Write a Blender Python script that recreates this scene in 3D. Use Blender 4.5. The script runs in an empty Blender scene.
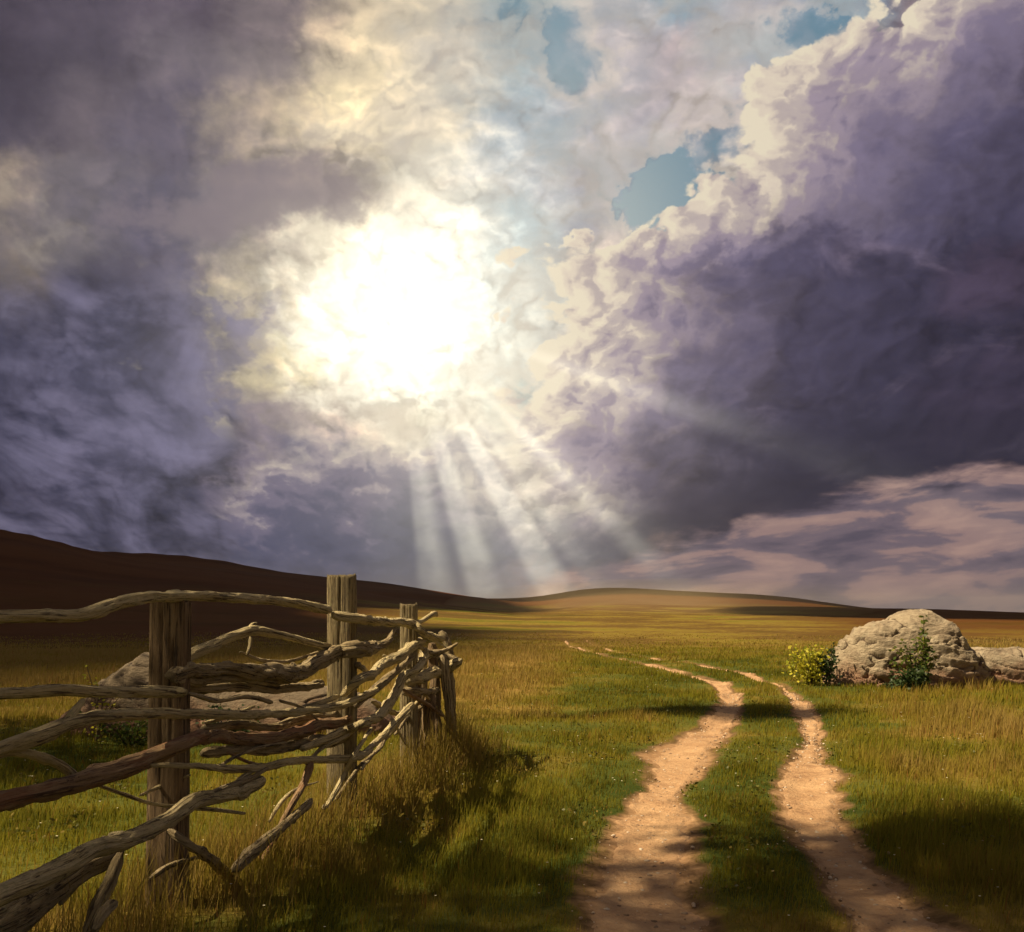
import bpy, bmesh, math, random
import numpy as np
from mathutils import Vector
R = math.radians
random.seed(4); rng = np.random.default_rng(11)
S = bpy.context.scene
COL = S.collection

# ------------------------------------------------------------------ camera
CAMZ, F, HY = 1.6, 900.0, 612.0
cam_d = bpy.data.cameras.new('camera'); cam = bpy.data.objects.new('camera', cam_d); COL.objects.link(cam)
cam.location = (0, 0, CAMZ); cam.rotation_euler = (R(90), 0, 0)
cam_d.sensor_width = 36; cam_d.lens = 36*F/1024; cam_d.shift_y = (HY-466)/1024
cam_d.clip_start = .05; cam_d.clip_end = 20000
S.camera = cam
def pt(px, py, Y):
    return Vector(((px-512)/F*Y, Y, CAMZ-(py-HY)/F*Y))

# ------------------------------------------------------------------ look
S.view_settings.view_transform = 'Standard'; S.view_settings.look = 'None'
S.view_settings.gamma = 1; S.view_settings.use_curve_mapping = False
EXPO = 1.0
S.view_settings.exposure = EXPO

# ------------------------------------------------------------------ sun lamp
SUN_AZ, SUN_EL = R(-100), R(52)          # azimuth from +Y, towards +X positive
sd = Vector((math.sin(SUN_AZ)*math.cos(SUN_EL), math.cos(SUN_AZ)*math.cos(SUN_EL), math.sin(SUN_EL)))
sl = bpy.data.lights.new('sun', 'SUN'); sl.energy = 4.6; sl.angle = R(.8); sl.color = (1, .80, .52)
so = bpy.data.objects.new('sun', sl); COL.objects.link(so)
so.rotation_euler = sd.to_track_quat('Z', 'Y').to_euler(); so.location = sd*50

# ------------------------------------------------------------------ small node language
class NT:
    def __init__(s, tree): s.t = tree; s.n = tree.nodes; s.l = tree.links
    def new(s, typ, **kw):
        n = s.n.new(typ)
        for k, v in kw.items(): setattr(n, k, v)
        return n
    def put(s, sock, v):
        if isinstance(v, X): s.l.new(v.s, sock)
        elif v is not None: sock.default_value = v
    def m(s, op, *a, clamp=False):
        n = s.new('ShaderNodeMath', operation=op); n.use_clamp = clamp
        for i, v in enumerate(a): s.put(n.inputs[i], v)
        return X(s, n.outputs[0])
    def vm(s, op, *a, out=0):
        n = s.new('ShaderNodeVectorMath', operation=op)
        for i, v in enumerate(a): s.put(n.inputs[i], v)
        return X(s, n.outputs[out])
    def vscale(s, v, f):
        n = s.new('ShaderNodeVectorMath', operation='SCALE'); s.put(n.inputs[0], v); s.put(n.inputs[3], f)
        return X(s, n.outputs[0])
    def noise(s, vec, scale, detail=4, rough=.5, lac=2.0, dist=0, color=False, dims='2D'):
        n = s.new('ShaderNodeTexNoise', noise_dimensions=dims)
        s.put(n.inputs['Vector'], vec); n.inputs['Scale'].default_value = scale; n.inputs['Detail'].default_value = detail
        n.inputs['Roughness'].default_value = rough; n.inputs['Lacunarity'].default_value = lac; n.inputs['Distortion'].default_value = dist
        return X(s, n.outputs[1 if color else 0])
    def xyz(s, x, y, z=0.0):
        n = s.new('ShaderNodeCombineXYZ')
        for i, v in enumerate((x, y, z)): s.put(n.inputs[i], v)
        return X(s, n.outputs[0])
    def sep(s, v):
        n = s.new('ShaderNodeSeparateXYZ'); s.put(n.inputs[0], v)
        return [X(s, o) for o in n.outputs]
    def mr(s, v, a, b, c=0.0, d=1.0, smooth=True):
        n = s.new('ShaderNodeMapRange', interpolation_type='SMOOTHSTEP' if smooth else 'LINEAR')
        for i, q in enumerate((v, a, b, c, d)): s.put(n.inputs[i], q)
        return X(s, n.outputs[0])
    def mix(s, f, a, b, mode='MIX'):
        n = s.new('ShaderNodeMix', data_type='RGBA', blend_type=mode)
        s.put(n.inputs[0], f); s.put(n.inputs[6], rgba(a)); s.put(n.inputs[7], rgba(b))
        return X(s, n.outputs[2])
    def ramp(s, f, stops, interp='LINEAR', alpha=False):
        n = s.new('ShaderNodeValToRGB'); cr = n.color_ramp; cr.interpolation = interp
        while len(cr.elements) > 1: cr.elements.remove(cr.elements[-1])
        cr.elements[0].position = stops[0][0]; cr.elements[0].color = rgba(stops[0][1])
        for p, c in stops[1:]:
            e = cr.elements.new(p); e.color = rgba(c)
        s.put(n.inputs[0], f)
        return (X(s, n.outputs[0]), X(s, n.outputs[1])) if alpha else X(s, n.outputs[0])
def rgba(c):
    if isinstance(c, X) or c is None: return c
    c = tuple(c)
    return c if len(c) == 4 else c+(1.0,)
class X:
    def __init__(s, t, sock): s.t = t; s.s = sock
    def __add__(s, o): return s.t.m('ADD', s, o)
    __radd__ = __add__
    def __mul__(s, o): return s.t.m('MULTIPLY', s, o)
    __rmul__ = __mul__
    def __sub__(s, o): return s.t.m('SUBTRACT', s, o)
    def __rsub__(s, o): return s.t.m('SUBTRACT', o, s)
    def __truediv__(s, o): return s.t.m('DIVIDE', s, o)
def lin(c):
    return tuple((v/255/12.92 if v <= 10 else ((v/255+.055)/1.055)**2.4) for v in c)

# ------------------------------------------------------------------ sky
W = bpy.data.worlds.new('World'); S.world = W; W.use_nodes = True
T = NT(W.node_tree); T.n.clear()
# stormy sky by direction: cloud colour (display RGB) and cloud thickness, listed by elevation band and azimuth
SK = [
 [(72,66,80,0.9),(84,77,92,0.9),(92,83,98,0.9),(112,102,108,0.8),(198,180,155,0.6),(205,190,165,0.55),(112,142,155,0.32),(165,162,165,0.5),(110,138,158,0.42),(150,150,160,0.54),(110,140,160,0.34),(150,135,140,0.95),(85,75,90,0.95)],
 [(66,60,74,0.9),(80,74,88,0.9),(108,100,110,0.8),(128,118,120,0.8),(212,195,165,0.6),(198,188,172,0.5),(135,155,165,0.42),(165,160,165,0.5),(172,160,163,0.5),(130,148,162,0.34),(185,172,165,0.75),(115,103,120,0.9),(88,74,90,0.9)],
 [(75,70,84,0.9),(98,90,100,0.8),(92,86,102,0.9),(160,146,132,0.6),(228,210,172,0.6),(215,202,178,0.5),(168,174,180,0.52),(165,160,168,0.5),(165,158,165,0.55),(160,156,162,0.5),(135,122,134,0.85),(105,92,112,0.9),(85,68,84,0.9)],
 [(148,134,122,0.6),(112,105,112,0.7),(92,88,106,0.9),(128,120,124,0.8),(170,156,145,0.8),(240,230,208,0.55),(195,198,200,0.45),(150,148,162,0.5),(105,145,165,0.12),(200,186,175,0.75),(125,112,128,0.9),(86,76,98,0.9),(80,64,80,0.9)],
 [(112,104,106,0.7),(108,102,108,0.7),(90,86,106,0.9),(135,126,126,0.7),(250,240,212,0.5),(255,248,228,0.5),(190,203,206,0.4),(188,176,168,0.7),(165,160,162,0.34),(140,126,138,0.9),(95,85,102,0.9),(72,65,86,0.9),(74,60,76,0.9)],
 [(128,116,100,0.7),(78,74,92,0.9),(92,85,100,0.8),(180,168,145,0.6),(255,252,238,0.5),(255,253,242,0.5),(208,214,208,0.45),(200,188,172,0.75),(180,165,158,0.85),(105,95,115,0.9),(70,64,84,0.9),(62,57,76,0.9),(68,56,72,0.9)],
 [(66,65,84,0.9),(60,62,84,0.9),(76,75,96,0.8),(198,184,152,0.6),(255,250,228,0.5),(255,252,235,0.5),(204,208,200,0.45),(186,176,168,0.7),(130,118,132,0.9),(80,72,95,0.9),(72,67,90,0.9),(60,54,75,0.9),(64,52,70,0.9)],
 [(64,62,82,0.9),(78,74,90,0.9),(62,65,90,0.9),(132,120,128,0.7),(172,158,150,0.7),(218,210,188,0.6),(190,198,188,0.35),(185,172,162,0.8),(88,80,102,0.9),(66,60,82,0.9),(58,54,76,0.9),(58,52,70,0.9),(66,55,71,0.9)],
 [(56,54,74,0.9),(60,58,78,0.9),(56,59,84,0.9),(112,103,124,0.72),(90,90,118,0.72),(140,138,148,0.72),(200,188,176,0.75),(162,150,150,0.8),(76,70,88,0.9),(54,50,70,0.9),(44,42,60,0.95),(56,52,70,0.9),(92,80,92,0.8)],
 [(96,80,90,0.8),(58,56,76,0.9),(48,50,74,0.9),(88,84,110,0.8),(64,66,94,0.8),(78,86,112,0.72),(118,118,126,0.72),(92,90,104,0.8),(76,72,86,0.8),(100,88,98,0.72),(125,104,110,0.72),(110,95,103,0.72),(98,86,98,0.72)],
 [(70,62,76,0.8),(50,50,72,0.9),(44,48,72,0.9),(54,56,80,0.9),(56,62,88,0.8),(58,66,90,0.8),(130,110,112,0.72),(158,128,116,0.72),(150,122,115,0.72),(152,124,116,0.72),(125,108,110,0.72),(92,82,94,0.72),(74,68,84,0.72)],
]
grp = bpy.data.node_groups.new('cloud_layout', 'ShaderNodeTree')
grp.interface.new_socket('P', in_out='INPUT', socket_type='NodeSocketVector')
grp.interface.new_socket('Color', in_out='OUTPUT', socket_type='NodeSocketColor')
grp.interface.new_socket('Density', in_out='OUTPUT', socket_type='NodeSocketFloat')
G = NT(grp); gi = G.new('NodeGroupInput'); go = G.new('NodeGroupOutput')
gx, gy, _ = G.sep(X(G, gi.outputs[0]))
u = G.m('DIVIDE', gx, 10.24); acc = None; dacc = None
row = G.m('MINIMUM', G.m('MAXIMUM', gy/.6, 0.0), 10.0)
for i, cells in enumerate(SK):
    st = [(k/12, lin(c[:3])+(c[3],)) for k, c in enumerate(cells)]
    c, a = G.ramp(u, st, 'EASE', alpha=True)
    w = G.mr(G.m('ABSOLUTE', row - float(i)), 0, 1, 1, 0)
    vc = G.vscale(c, w); va = a*w
    acc = vc if acc is None else G.vm('ADD', acc, vc)
    dacc = va if dacc is None else dacc+va
G.put(go.inputs[0], acc); G.put(go.inputs[1], dacc)
def layout(P):
    n = T.new('ShaderNodeGroup'); n.node_tree = grp; T.put(n.inputs[0], P)
    return X(T, n.outputs[0]), X(T, n.outputs[1])
tc = T.new('ShaderNodeTexCoord'); D = X(T, tc.outputs['Generated'])
dx, dy, dz = T.sep(D)
dyc = T.m('MAXIMUM', dy, .25)
px = (dx/dyc)*9.0 + 5.12
py = (dz/dyc)*-9.0 + 6.12
P0 = T.xyz(px, py, 0.0)
# cloud puffs shrink and flatten towards the horizon
hgt = T.m('MAXIMUM', 6.6 - py, .3)
sy = T.m('POWER', hgt, .55)
NP = T.xyz((px-4.5)/T.m('POWER', hgt, .3), sy*2.6, 0.0)
def warped(amp1, amp2, amp3, off):
    q = T.vm('ADD', NP, off)
    w1 = T.vm('SUBTRACT', T.noise(q, .75, 2, .5, color=True), (.5, .5, .5))
    w2 = T.vm('SUBTRACT', T.noise(q, 2.3, 5, .58, color=True), (.5, .5, .5))
    w3 = T.vm('SUBTRACT', T.noise(q, 8.0, 4, .55, color=True), (.5, .5, .5))
    w = T.vm('ADD', T.vscale(w1, amp1), T.vm('ADD', T.vscale(w2, amp2), T.vscale(w3, amp3)))
    return T.vm('ADD', P0, w)
def billow(vec, scale, detail, rough):
    n = T.noise(vec, scale, detail, rough)
    return 1.0 - T.m('ABSOLUTE', n*2.0 - 1.0)*1.0
# direction of the bright break in the clouds
SX, SY = 3.95, 3.05
tox = SX-px; toy = SY-py
rr = T.m('SQRT', tox*tox+toy*toy+.05)
rd_ = rr*1.0
PW = warped(.8, 1.0, .3, (3.1, 1.7, 0.0))
col, den = layout(PW)
# heaped cloud: rounded heads on rounded heads
wq = T.vscale(T.vm('SUBTRACT', T.noise(NP, 1.6, 3, .5, color=True), (.5, .5, .5)), .5)
wq2 = T.vscale(T.vm('SUBTRACT', T.noise(NP, 9, 3, .6, color=True), (.5, .5, .5)), .10)
Q = T.vm('ADD', NP, T.vm('ADD', wq, wq2))
def heads(q, scales):
    tot = None; s = 0
    for sc, am in scales:
        v = T.new('ShaderNodeTexVoronoi', feature='F1', voronoi_dimensions='2D'); v.inputs['Scale'].default_value = sc
        T.put(v.inputs['Vector'], T.vm('ADD', q, (sc*1.7, sc*.9, 0)))
        d = X(T, v.outputs['Distance']); e = (1.0-d*d)*am; tot = e if tot is None else tot+e; s += am
    return tot*(1/s)
ux = tox/rr; uy = toy/rr*-1.0
SC = [(1.3, 1.0), (2.9, .60), (6.3, .34), (13, .18)]
f0 = heads(Q, SC)
f1 = heads(T.vm('ADD', Q, T.xyz(ux*.085, uy*.085, 0.0)), SC)
rel = f0-f1
fine = T.noise(NP, 5.5, 8, .6)
wisp = T.noise(T.vm('ADD', T.vm('MULTIPLY', NP, (1.0, 1.5, 1)), (3, 8, 0)), 2.1, 7, .55, dist=.25)
big = T.noise(T.vm('ADD', NP, (9, 4, 0)), 1.15, 5, .55, dist=.5)
t_ = den + (f0-.62)*.8 + (fine-.5)*.22
for hx, hy, hrx, hry, ha in ((6.85, 2.05, .62, .50, .9), (8.15, .30, .55, .45, .55), (5.75, .55, .35, .7, .38), (7.35, 1.35, .5, .3, .35), (5.45, 4.05, .4, .35, .3)):
    qx, qy, _ = T.sep(PW); ex = (qx-hx)*(1/hrx); ey = (qy-hy)*(1/hry)
    t_ = t_ - T.mr(T.m('SQRT', ex*ex+ey*ey), .3, 1.3, ha, 0)
def table(v, pts):        # piecewise curve through pts [(v 0..10, value 0..10)]
    return T.ramp(v/10.0, [(a_/10, (b_/10,)*3) for a_, b_ in pts])*1.0
def scal(c): return T.sep(c)[0] if False else c
lum = T.sep(col)[1]
near = T.mr(rr, 1.0, 7.5, 1.0, .5)
soft = T.mr(lum, .05, .38, .28, 1.0)
amt = T.m('MULTIPLY', rel*3.4, near)*soft*T.mr(wisp, .35, .6, .35, 1) + (wisp-.5)*.75*T.mr(lum, .05, .3, .8, 1) + (f0-.62)*.8*soft
amt = amt*T.mr(py, 5.0, 5.8, 1, .6)
gain = T.m('MAXIMUM', amt+1.0, .74)
cloud = T.vscale(col, gain)
cloud = T.mix(T.mr(amt*-1.0, .0, .5)*T.mr(rr, .8, 2.2, .2, .6), cloud, T.vm('MULTIPLY', cloud, (.40, .40, .56)))
warm = T.mix(T.m('MULTIPLY', T.m('MAXIMUM', amt, 0), .9, clamp=True), (1, 1, 1), (1.12, 1.0, .84))
cloud = T.vm('MULTIPLY', cloud, warm)
lining = T.mr(t_, .22, .34)*T.mr(t_, .46, .78, 1, 0)*T.mr(rr, 1.0, 8.0, .9, .25)*T.mr(den, .6, .86, 1, 0)
cloud = T.mix(lining*.6*T.mr(py, 4.2, 5.4, 1, .25), cloud, lin((226, 210, 190)))
# ---- the great bank on the right: sharp heaped edge, lit rim, dark body
wpx, wpy, _ = T.sep(T.vm('ADD', P0, T.vm('ADD', T.vscale(T.vm('SUBTRACT', T.noise(NP, 1.3, 5, .6, color=True), (.5, .5, .5)), 1.1), T.vscale(T.vm('SUBTRACT', T.noise(NP, 6, 4, .6, color=True), (.5, .5, .5)), .22))))
edgeR = table(wpy, [(0, 8.85), (.5, 8.55), (.9, 7.9), (1.3, 7.5), (1.9, 7.22), (2.25, 7.05), (2.42, 6.3), (2.6, 5.7), (3.0, 5.55), (3.5, 5.75), (4.0, 5.5), (4.5, 5.1), (5, 5.0), (6, 5.6)])*10.0
sR = wpx-edgeR+(f0-.66)*2.1
relR = rel*T.mr(sR, .2, 2.4, -1.0, -.2)
bodyR = T.ramp(sR/4.9+relR+(wisp-.5)*.26, [(0, lin((232, 214, 190))), (.06, lin((222, 202, 184))), (.14, lin((186, 168, 164))), (.24, lin((150, 133, 146))), (.36, lin((112, 100, 120))), (.52, lin((82, 74, 96))), (.75, lin((64, 58, 78))), (1, lin((70, 58, 76)))], 'EASE')
bodyR = T.mix(T.mr(py, 1.0, 4.6)*.5*T.mr(sR, .8, 2.2), bodyR, lin((50, 46, 64)))
bodyR = T.mix(T.mr(big, .5, .68)*T.mr(sR, 1.2, 2.4)*.45*T.mr(wisp, .35, .65), bodyR, lin((122, 106, 124)))
bodyR = T.vscale(T.vm('MULTIPLY', bodyR, (.95, 1.0, 1.0)), T.m('MAXIMUM', 1.0+((wisp-.5)*1.3-rel*1.6+(f0-.66)*.8)*T.mr(sR, .3, 1.8), .6))
mR = T.mr(sR, T.mr(py, 3.8, 4.8, -.05, -.5), T.mr(py, 3.8, 4.8, .10, 1.1))*T.mr(py, 4.6, 5.6, 1, 0)
cloud_R = bodyR
# ---- a dark tongue reaching towards the break, and heaped cloud below it
tx = (wpx-2.7)/1.5; ty = (wpy-1.98+(wpx-2.7)*.16)/.36
dk = T.mr(T.m('SQRT', tx*tx+ty*ty)-(wisp-.5)*1.2-(f0-.66)*1.0, .45, 1.1, .8, 0)
sM = wpy-table(wpx, [(0, 5.2), (2.2, 4.9), (2.8, 4.45), (3.5, 4.55), (4.2, 4.15), (4.8, 4.3), (5.3, 4.9), (6, 5.6)])*10.0+(f0-.66)*1.3
bodyM = T.ramp(sM/2.2-rel*.9+(wisp-.5)*.5, [(0, lin((206, 192, 176))), (.12, lin((160, 148, 152))), (.28, lin((108, 102, 124))), (.5, lin((76, 78, 104))), (.75, lin((60, 64, 90))), (1, lin((50, 56, 80)))], 'EASE')
mM = T.mr(sM, -.25, .55)*T.mr(px, 1.9, 2.6)*T.mr(px, 4.9, 5.5, 1, 0)*T.mr(rd_, 1.1, 1.6)*.85
# ---- the slate bank at lower left, catching light on its sunward edge
edgeL = table(wpy, [(0, 0.1), (2.2, .4), (2.6, 1.6), (2.9, 2.6), (3.3, 2.45), (3.7, 2.25), (4.2, 2.55), (4.7, 2.35), (5.1, 2.05), (6, 2.3)])*10.0
sL = edgeL-wpx+(f0-.66)*1.6
bodyL = T.ramp(T.m('MAXIMUM', sL/4.0-rel*.6+(wisp-.5)*.6, T.mr(T.m('ABSOLUTE', py-3.45), .7, 1.1, 0, .17)), [(0, lin((205, 186, 150))), (.06, lin((150, 138, 132))), (.16, lin((92, 88, 104))), (.35, lin((62, 63, 84))), (.55, lin((74, 71, 90))), (.75, lin((52, 53, 74))), (1, lin((76, 70, 86)))], 'EASE')
bodyL = T.mix(T.mr(py, 4.3, 5.6)*.6, bodyL, lin((42, 44, 66)))
bodyL = T.mix(T.mr(f0-rel*1.5+(wisp-.5)*1.0+(big-.5)*1.6, .15, 1.35)*.8, bodyL, lin((128, 118, 132)))
bodyL = T.vscale(T.vm('MULTIPLY', bodyL, (.60, .65, .78)), T.m('MAXIMUM', .98+(wisp-.5)*.8-rel*1.3+(f0-.66)*1.0+(big-.5)*2.2, .5))
mL = T.mr(sL, -.1, .35)*T.mr(py, 2.4, 3.1)*.9
nish = T.new('ShaderNodeTexSky', sky_type='NISHITA'); nish.sun_disc = False
nish.sun_elevation = SUN_EL; nish.sun_rotation = SUN_AZ
nish.air_density = 1.2; nish.dust_density = 1.0; nish.ozone_density = 1.5
blue = T.vm('MULTIPLY', X(T, nish.outputs[0]), (.075, .085, .075))
blue = T.mix(.75, blue, lin((112, 142, 158)))
blue = T.mix(T.mr(rr, 1.0, 4.0, .75, 0), blue, lin((215, 215, 200)))
alpha = T.mr(t_, .02, .46)
sky = T.mix(alpha, blue, cloud)
vx = (px-5.25)/1.0; vy = (py-1.1)/1.7
sky = T.mix(T.m('EXPONENT', (vx*vx+vy*vy)*-1.0)*.5*T.mr(wisp, .35, .62, 1, .3), sky, lin((140, 164, 176)))
sky = T.mix(dk, sky, lin((124, 113, 122)))
sky = T.mix(mM, sky, bodyM)
sky = T.mix(mL, sky, bodyL)
sky = T.mix(mR, sky, bodyR)
# ---- flat base of the bank over a pale pink strip of far stratus
st_n = T.noise(T.xyz(px*.8, py*3.4+px*.25, 0.0), 1.1, 7, .55, dist=.25)
base_y = table(px, [(0, 7.5), (4.9, 7.2), (5.3, 6.0), (5.7, 5.72), (6.4, 5.55), (7.2, 5.40), (7.8, 5.20), (8.6, 4.95), (9.4, 4.82), (10, 4.75)])*10.0
sb = py-base_y+(st_n-.5)*.55+(wpy-py)*.22
strip = T.ramp(st_n+(wisp-.5)*.2, [(.28, lin((84, 77, 92))), (.45, lin((108, 95, 106))), (.56, lin((146, 120, 118))), (.72, lin((164, 134, 126)))], 'EASE')
strip = T.mix(T.mr(px, 7.5, 10.5)*T.mr(py, 5.5, 6.1)*.6, strip, lin((84, 78, 94)))
under = T.mr(sb, -1.5, -.15)*T.mr(sb, -.1, .02, 1, 0)*T.mr(px, 5.4, 7.0)*.75
sky = T.mix(under, sky, lin((44, 42, 58)))
sky = T.mix(T.mr(sb, -.12, .10)*T.mr(px, 5.0, 5.5), sky, strip)
# sunbeams fanning out of the break
ang = T.m('ARCTAN2', py-SY, px-SX)/math.pi*180
angw = (ang + T.noise(T.xyz(ang*.06, 0, 0), 1.0, 2)*3.0-1.5)/120
def g(v): return (v, v, v)
beams = T.ramp(angw, [(0, g(0)), (.06, g(0)), (.13, g(.10)), (.165, g(.5)), (.19, g(.12)), (.30, g(.05)), (.35, g(.25)), (.375, g(.8)), (.40, g(.2)), (.43, g(.25)), (.455, g(.45)),
                      (.475, g(.2)), (.495, g(.9)), (.52, g(.95)), (.54, g(.3)), (.565, g(.35)), (.59, g(.9)), (.615, g(.7)), (.64, g(.15)), (.675, g(.6)), (.70, g(.45)), (.72, g(.1)), (.80, g(.15)), (.85, g(0)), (1, g(0))], 'EASE')
rd = T.m('SQRT', tox*tox+toy*toy)
bm_ = T.m('MULTIPLY', beams, T.mr(rd, .9, 1.9)*T.mr(rd, 1.7, 4.4, 1, .10))*T.mr(wisp, .2, .7, .65, 1.15)*T.mr(px, 3.4, 4.3)
bm_ = bm_*T.mr(angw, .05, .22, .6, 1)
# glow of the air around the break
glr = T.m('SQRT', (px-SX)*(px-SX)*.75+(py-SY)*(py-SY)*1.5)*(1.0+(big-.5)*.9+(wisp-.5)*.45+(f0-.62)*.3)
hzx = (px-4.5)*.8; hzy = (py-4.5)*.62
gl = T.m('EXPONENT', glr*glr*-1.5)*.36 + T.m('EXPONENT', rd*-.9)*.30 + T.m('EXPONENT', (hzx*hzx+hzy*hzy)*-1.0)*.10
sky = T.vm('ADD', sky, T.vscale(T.vm('ADD', (.0, .0, .0), lin((250, 236, 200))), gl))
sky = T.vm('ADD', sky, T.vscale(lin((226, 220, 196)), bm_*.62))
# the rest of the dome, outside the photographed part
gen = T.mix(T.noise(D, 3.0, 3, .6, dims='3D'), lin((66, 62, 74)), lin((158, 146, 140)))
front = T.mr(dy, .35, .62)
sky = T.mix(front, gen, sky)
sky = T.vscale(sky, 10.0/2**EXPO)
bg = T.new('ShaderNodeBackground'); bg.inputs[1].default_value = .1
T.put(bg.inputs[0], sky); out = T.new('ShaderNodeOutputWorld'); T.l.new(bg.outputs[0], out.inputs[0])
W.cycles.sampling_method = 'MANUAL'; W.cycles.sample_map_resolution = 512
#SPLIT
# ================================================================== helpers
def tag(o, label=None, cat=None, group=None, kind=None):
    if label: o['label'] = label
    if cat: o['category'] = cat
    if group: o['group'] = group
    if kind: o['kind'] = kind
    return o
def empty(name, loc, rz=0):
    o = bpy.data.objects.new(name, None); COL.objects.link(o); o.location = loc; o.rotation_euler = (0, 0, rz)
    o.empty_display_size = .3
    return o
def link(name, me, mat, parent=None, smooth=True):
    o = bpy.data.objects.new(name, me); COL.objects.link(o)
    if mat: me.materials.append(mat)
    if smooth and len(me.polygons): me.polygons.foreach_set('use_smooth', np.ones(len(me.polygons), dtype=bool))
    if parent:
        o.parent = parent
        o.matrix_parent_inverse = parent.matrix_basis.inverted()
    return o
def mesh_np(name, V, Fc, n=None):
    """V (N,3) array; Fc: (M,k) array of one face size"""
    me = bpy.data.meshes.new(name); V = np.asarray(V, dtype=np.float32); Fc = np.asarray(Fc, dtype=np.int32)
    me.vertices.add(len(V)); me.vertices.foreach_set('co', V.ravel())
    me.loops.add(Fc.size); me.loops.foreach_set('vertex_index', Fc.ravel())
    me.polygons.add(len(Fc)); me.polygons.foreach_set('loop_start', np.arange(0, Fc.size, Fc.shape[1], dtype=np.int32))
    me.polygons.foreach_set('loop_total', np.full(len(Fc), Fc.shape[1], dtype=np.int32))
    me.update(calc_edges=True)
    return me
def attr(me, name, vals, typ='FLOAT'):
    a = me.attributes.new(name, typ, 'POINT')
    a.data.foreach_set('value' if typ == 'FLOAT' else 'vector', np.asarray(vals, dtype=np.float32).ravel())
def h3(ix, iy, iz, seed):
    n = (ix*374761393 + iy*668265263 + iz*2147483647 + seed*1274126177) & 0xffffffff
    n = ((n ^ (n >> 13))*1274126177) & 0xffffffff
    n = ((n ^ (n >> 16))*2246822519) & 0xffffffff
    return ((n ^ (n >> 15)) & 0xffffff)/float(0xffffff)
def vn(x, y, z, seed=0):
    x, y, z = np.broadcast_arrays(np.asarray(x, float), np.asarray(y, float), np.asarray(z, float))
    ix = np.floor(x).astype(np.int64); iy = np.floor(y).astype(np.int64); iz = np.floor(z).astype(np.int64)
    fx = x-ix; fy = y-iy; fz = z-iz
    fx = fx*fx*(3-2*fx); fy = fy*fy*(3-2*fy); fz = fz*fz*(3-2*fz)
    r = 0
    for a in (0, 1):
        for b in (0, 1):
            for c in (0, 1):
                if c and not np.any(fz): continue
                r = r + (fx if a else 1-fx)*(fy if b else 1-fy)*(fz if c else 1-fz)*h3(ix+a, iy+b, iz+c, seed)
    return r*2-1
def fbm(x, y, z=0.0, o=4, seed=0, gain=.5):
    r = 0; a = 1; t = 0
    for i in range(o):
        r = r+a*vn(np.asarray(x)*2**i+i*7.3, np.asarray(y)*2**i+i*3.1, np.asarray(z)*2**i, seed+i); t += a; a *= gain
    return r/t
def sst(x, a, b):
    t = np.clip((np.asarray(x, float)-a)/(b-a), 0, 1); return t*t*(3-2*t)

# ================================================================== ground
RUTL = np.array([(.3,-3),(.36,0),(.5,2.5),(.64,4.5),(.78,5.4),(.97,6.3),(1.24,7.7),(1.66,9.1),(2.11,10.8),(2.7,12.2),(3.56,14.7),(4.25,17.3),(4.65,20.6),(4.5,24.8),(4.0,30),(3.5,38),(3.2,50),(4,75)])
RUTR = np.array([(1.95,-3),(1.93,0),(1.95,2.5),(1.98,4.5),(2.04,5.2),(2.2,6.2),(2.42,7.2),(2.72,8.2),(3.2,9.7),(3.75,11.25),(4.4,13.3),(5.2,16.4),(5.85,19.7),(6.0,24.8),(5.2,30),(4.75,38),(4.6,50),(5.4,75)])
def rut_w(y):   # half widths
    wl = np.interp(y, [-3, 4.5, 5.5, 7, 8.5, 9.3, 10.8, 12.5, 15, 20, 30, 75], [.36, .31, .25, .21, .20, .27, .36, .20, .15, .15, .16, .2])
    wr = np.interp(y, [-3, 4.5, 5.5, 7, 8.5, 10, 12, 15, 20, 30, 75], [.25, .22, .21, .22, .22, .17, .12, .12, .11, .13, .16])
    return wl, wr
def rut_s(x, y):
    xl = np.interp(y, RUTL[:, 1], RUTL[:, 0]); xr = np.interp(y, RUTR[:, 1], RUTR[:, 0]); wl, wr = rut_w(y)
    return np.minimum(np.abs(x-xl)/wl, np.abs(x-xr)/wr)
def rut_d(x, y):
    xl = np.interp(y, RUTL[:, 1], RUTL[:, 0]); xr = np.interp(y, RUTR[:, 1], RUTR[:, 0]); wl, wr = rut_w(y)
    n = fbm(x*1.3, y*.9, 0, 4, 31)*.16+fbm(x*6, y*4, 0, 3, 41)*.09
    return (np.abs(x-xl)+n)/wl, (np.abs(x-xr)+n)/wr
def dirt(x, y):
    a, b = rut_d(x, y); d = np.minimum(a, b)+.25*fbm(x*2.7, y*2.2, 0, 3, 88)
    m = sst(d+.35*fbm(x*.8, y*.6, 0, 3, 89), 1.95, .8)
    m = m*sst(y, 70, 40)
    return m*np.where(b < a, 1-.55*sst(y, 11.5, 17)*sst(fbm(x*.9, y*.6, 0, 3, 67), -.45, .25), 1-.35*sst(y, 11.5, 17)*sst(fbm(x*.9, y*.6, 0, 3, 67), -.45, .25))
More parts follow.
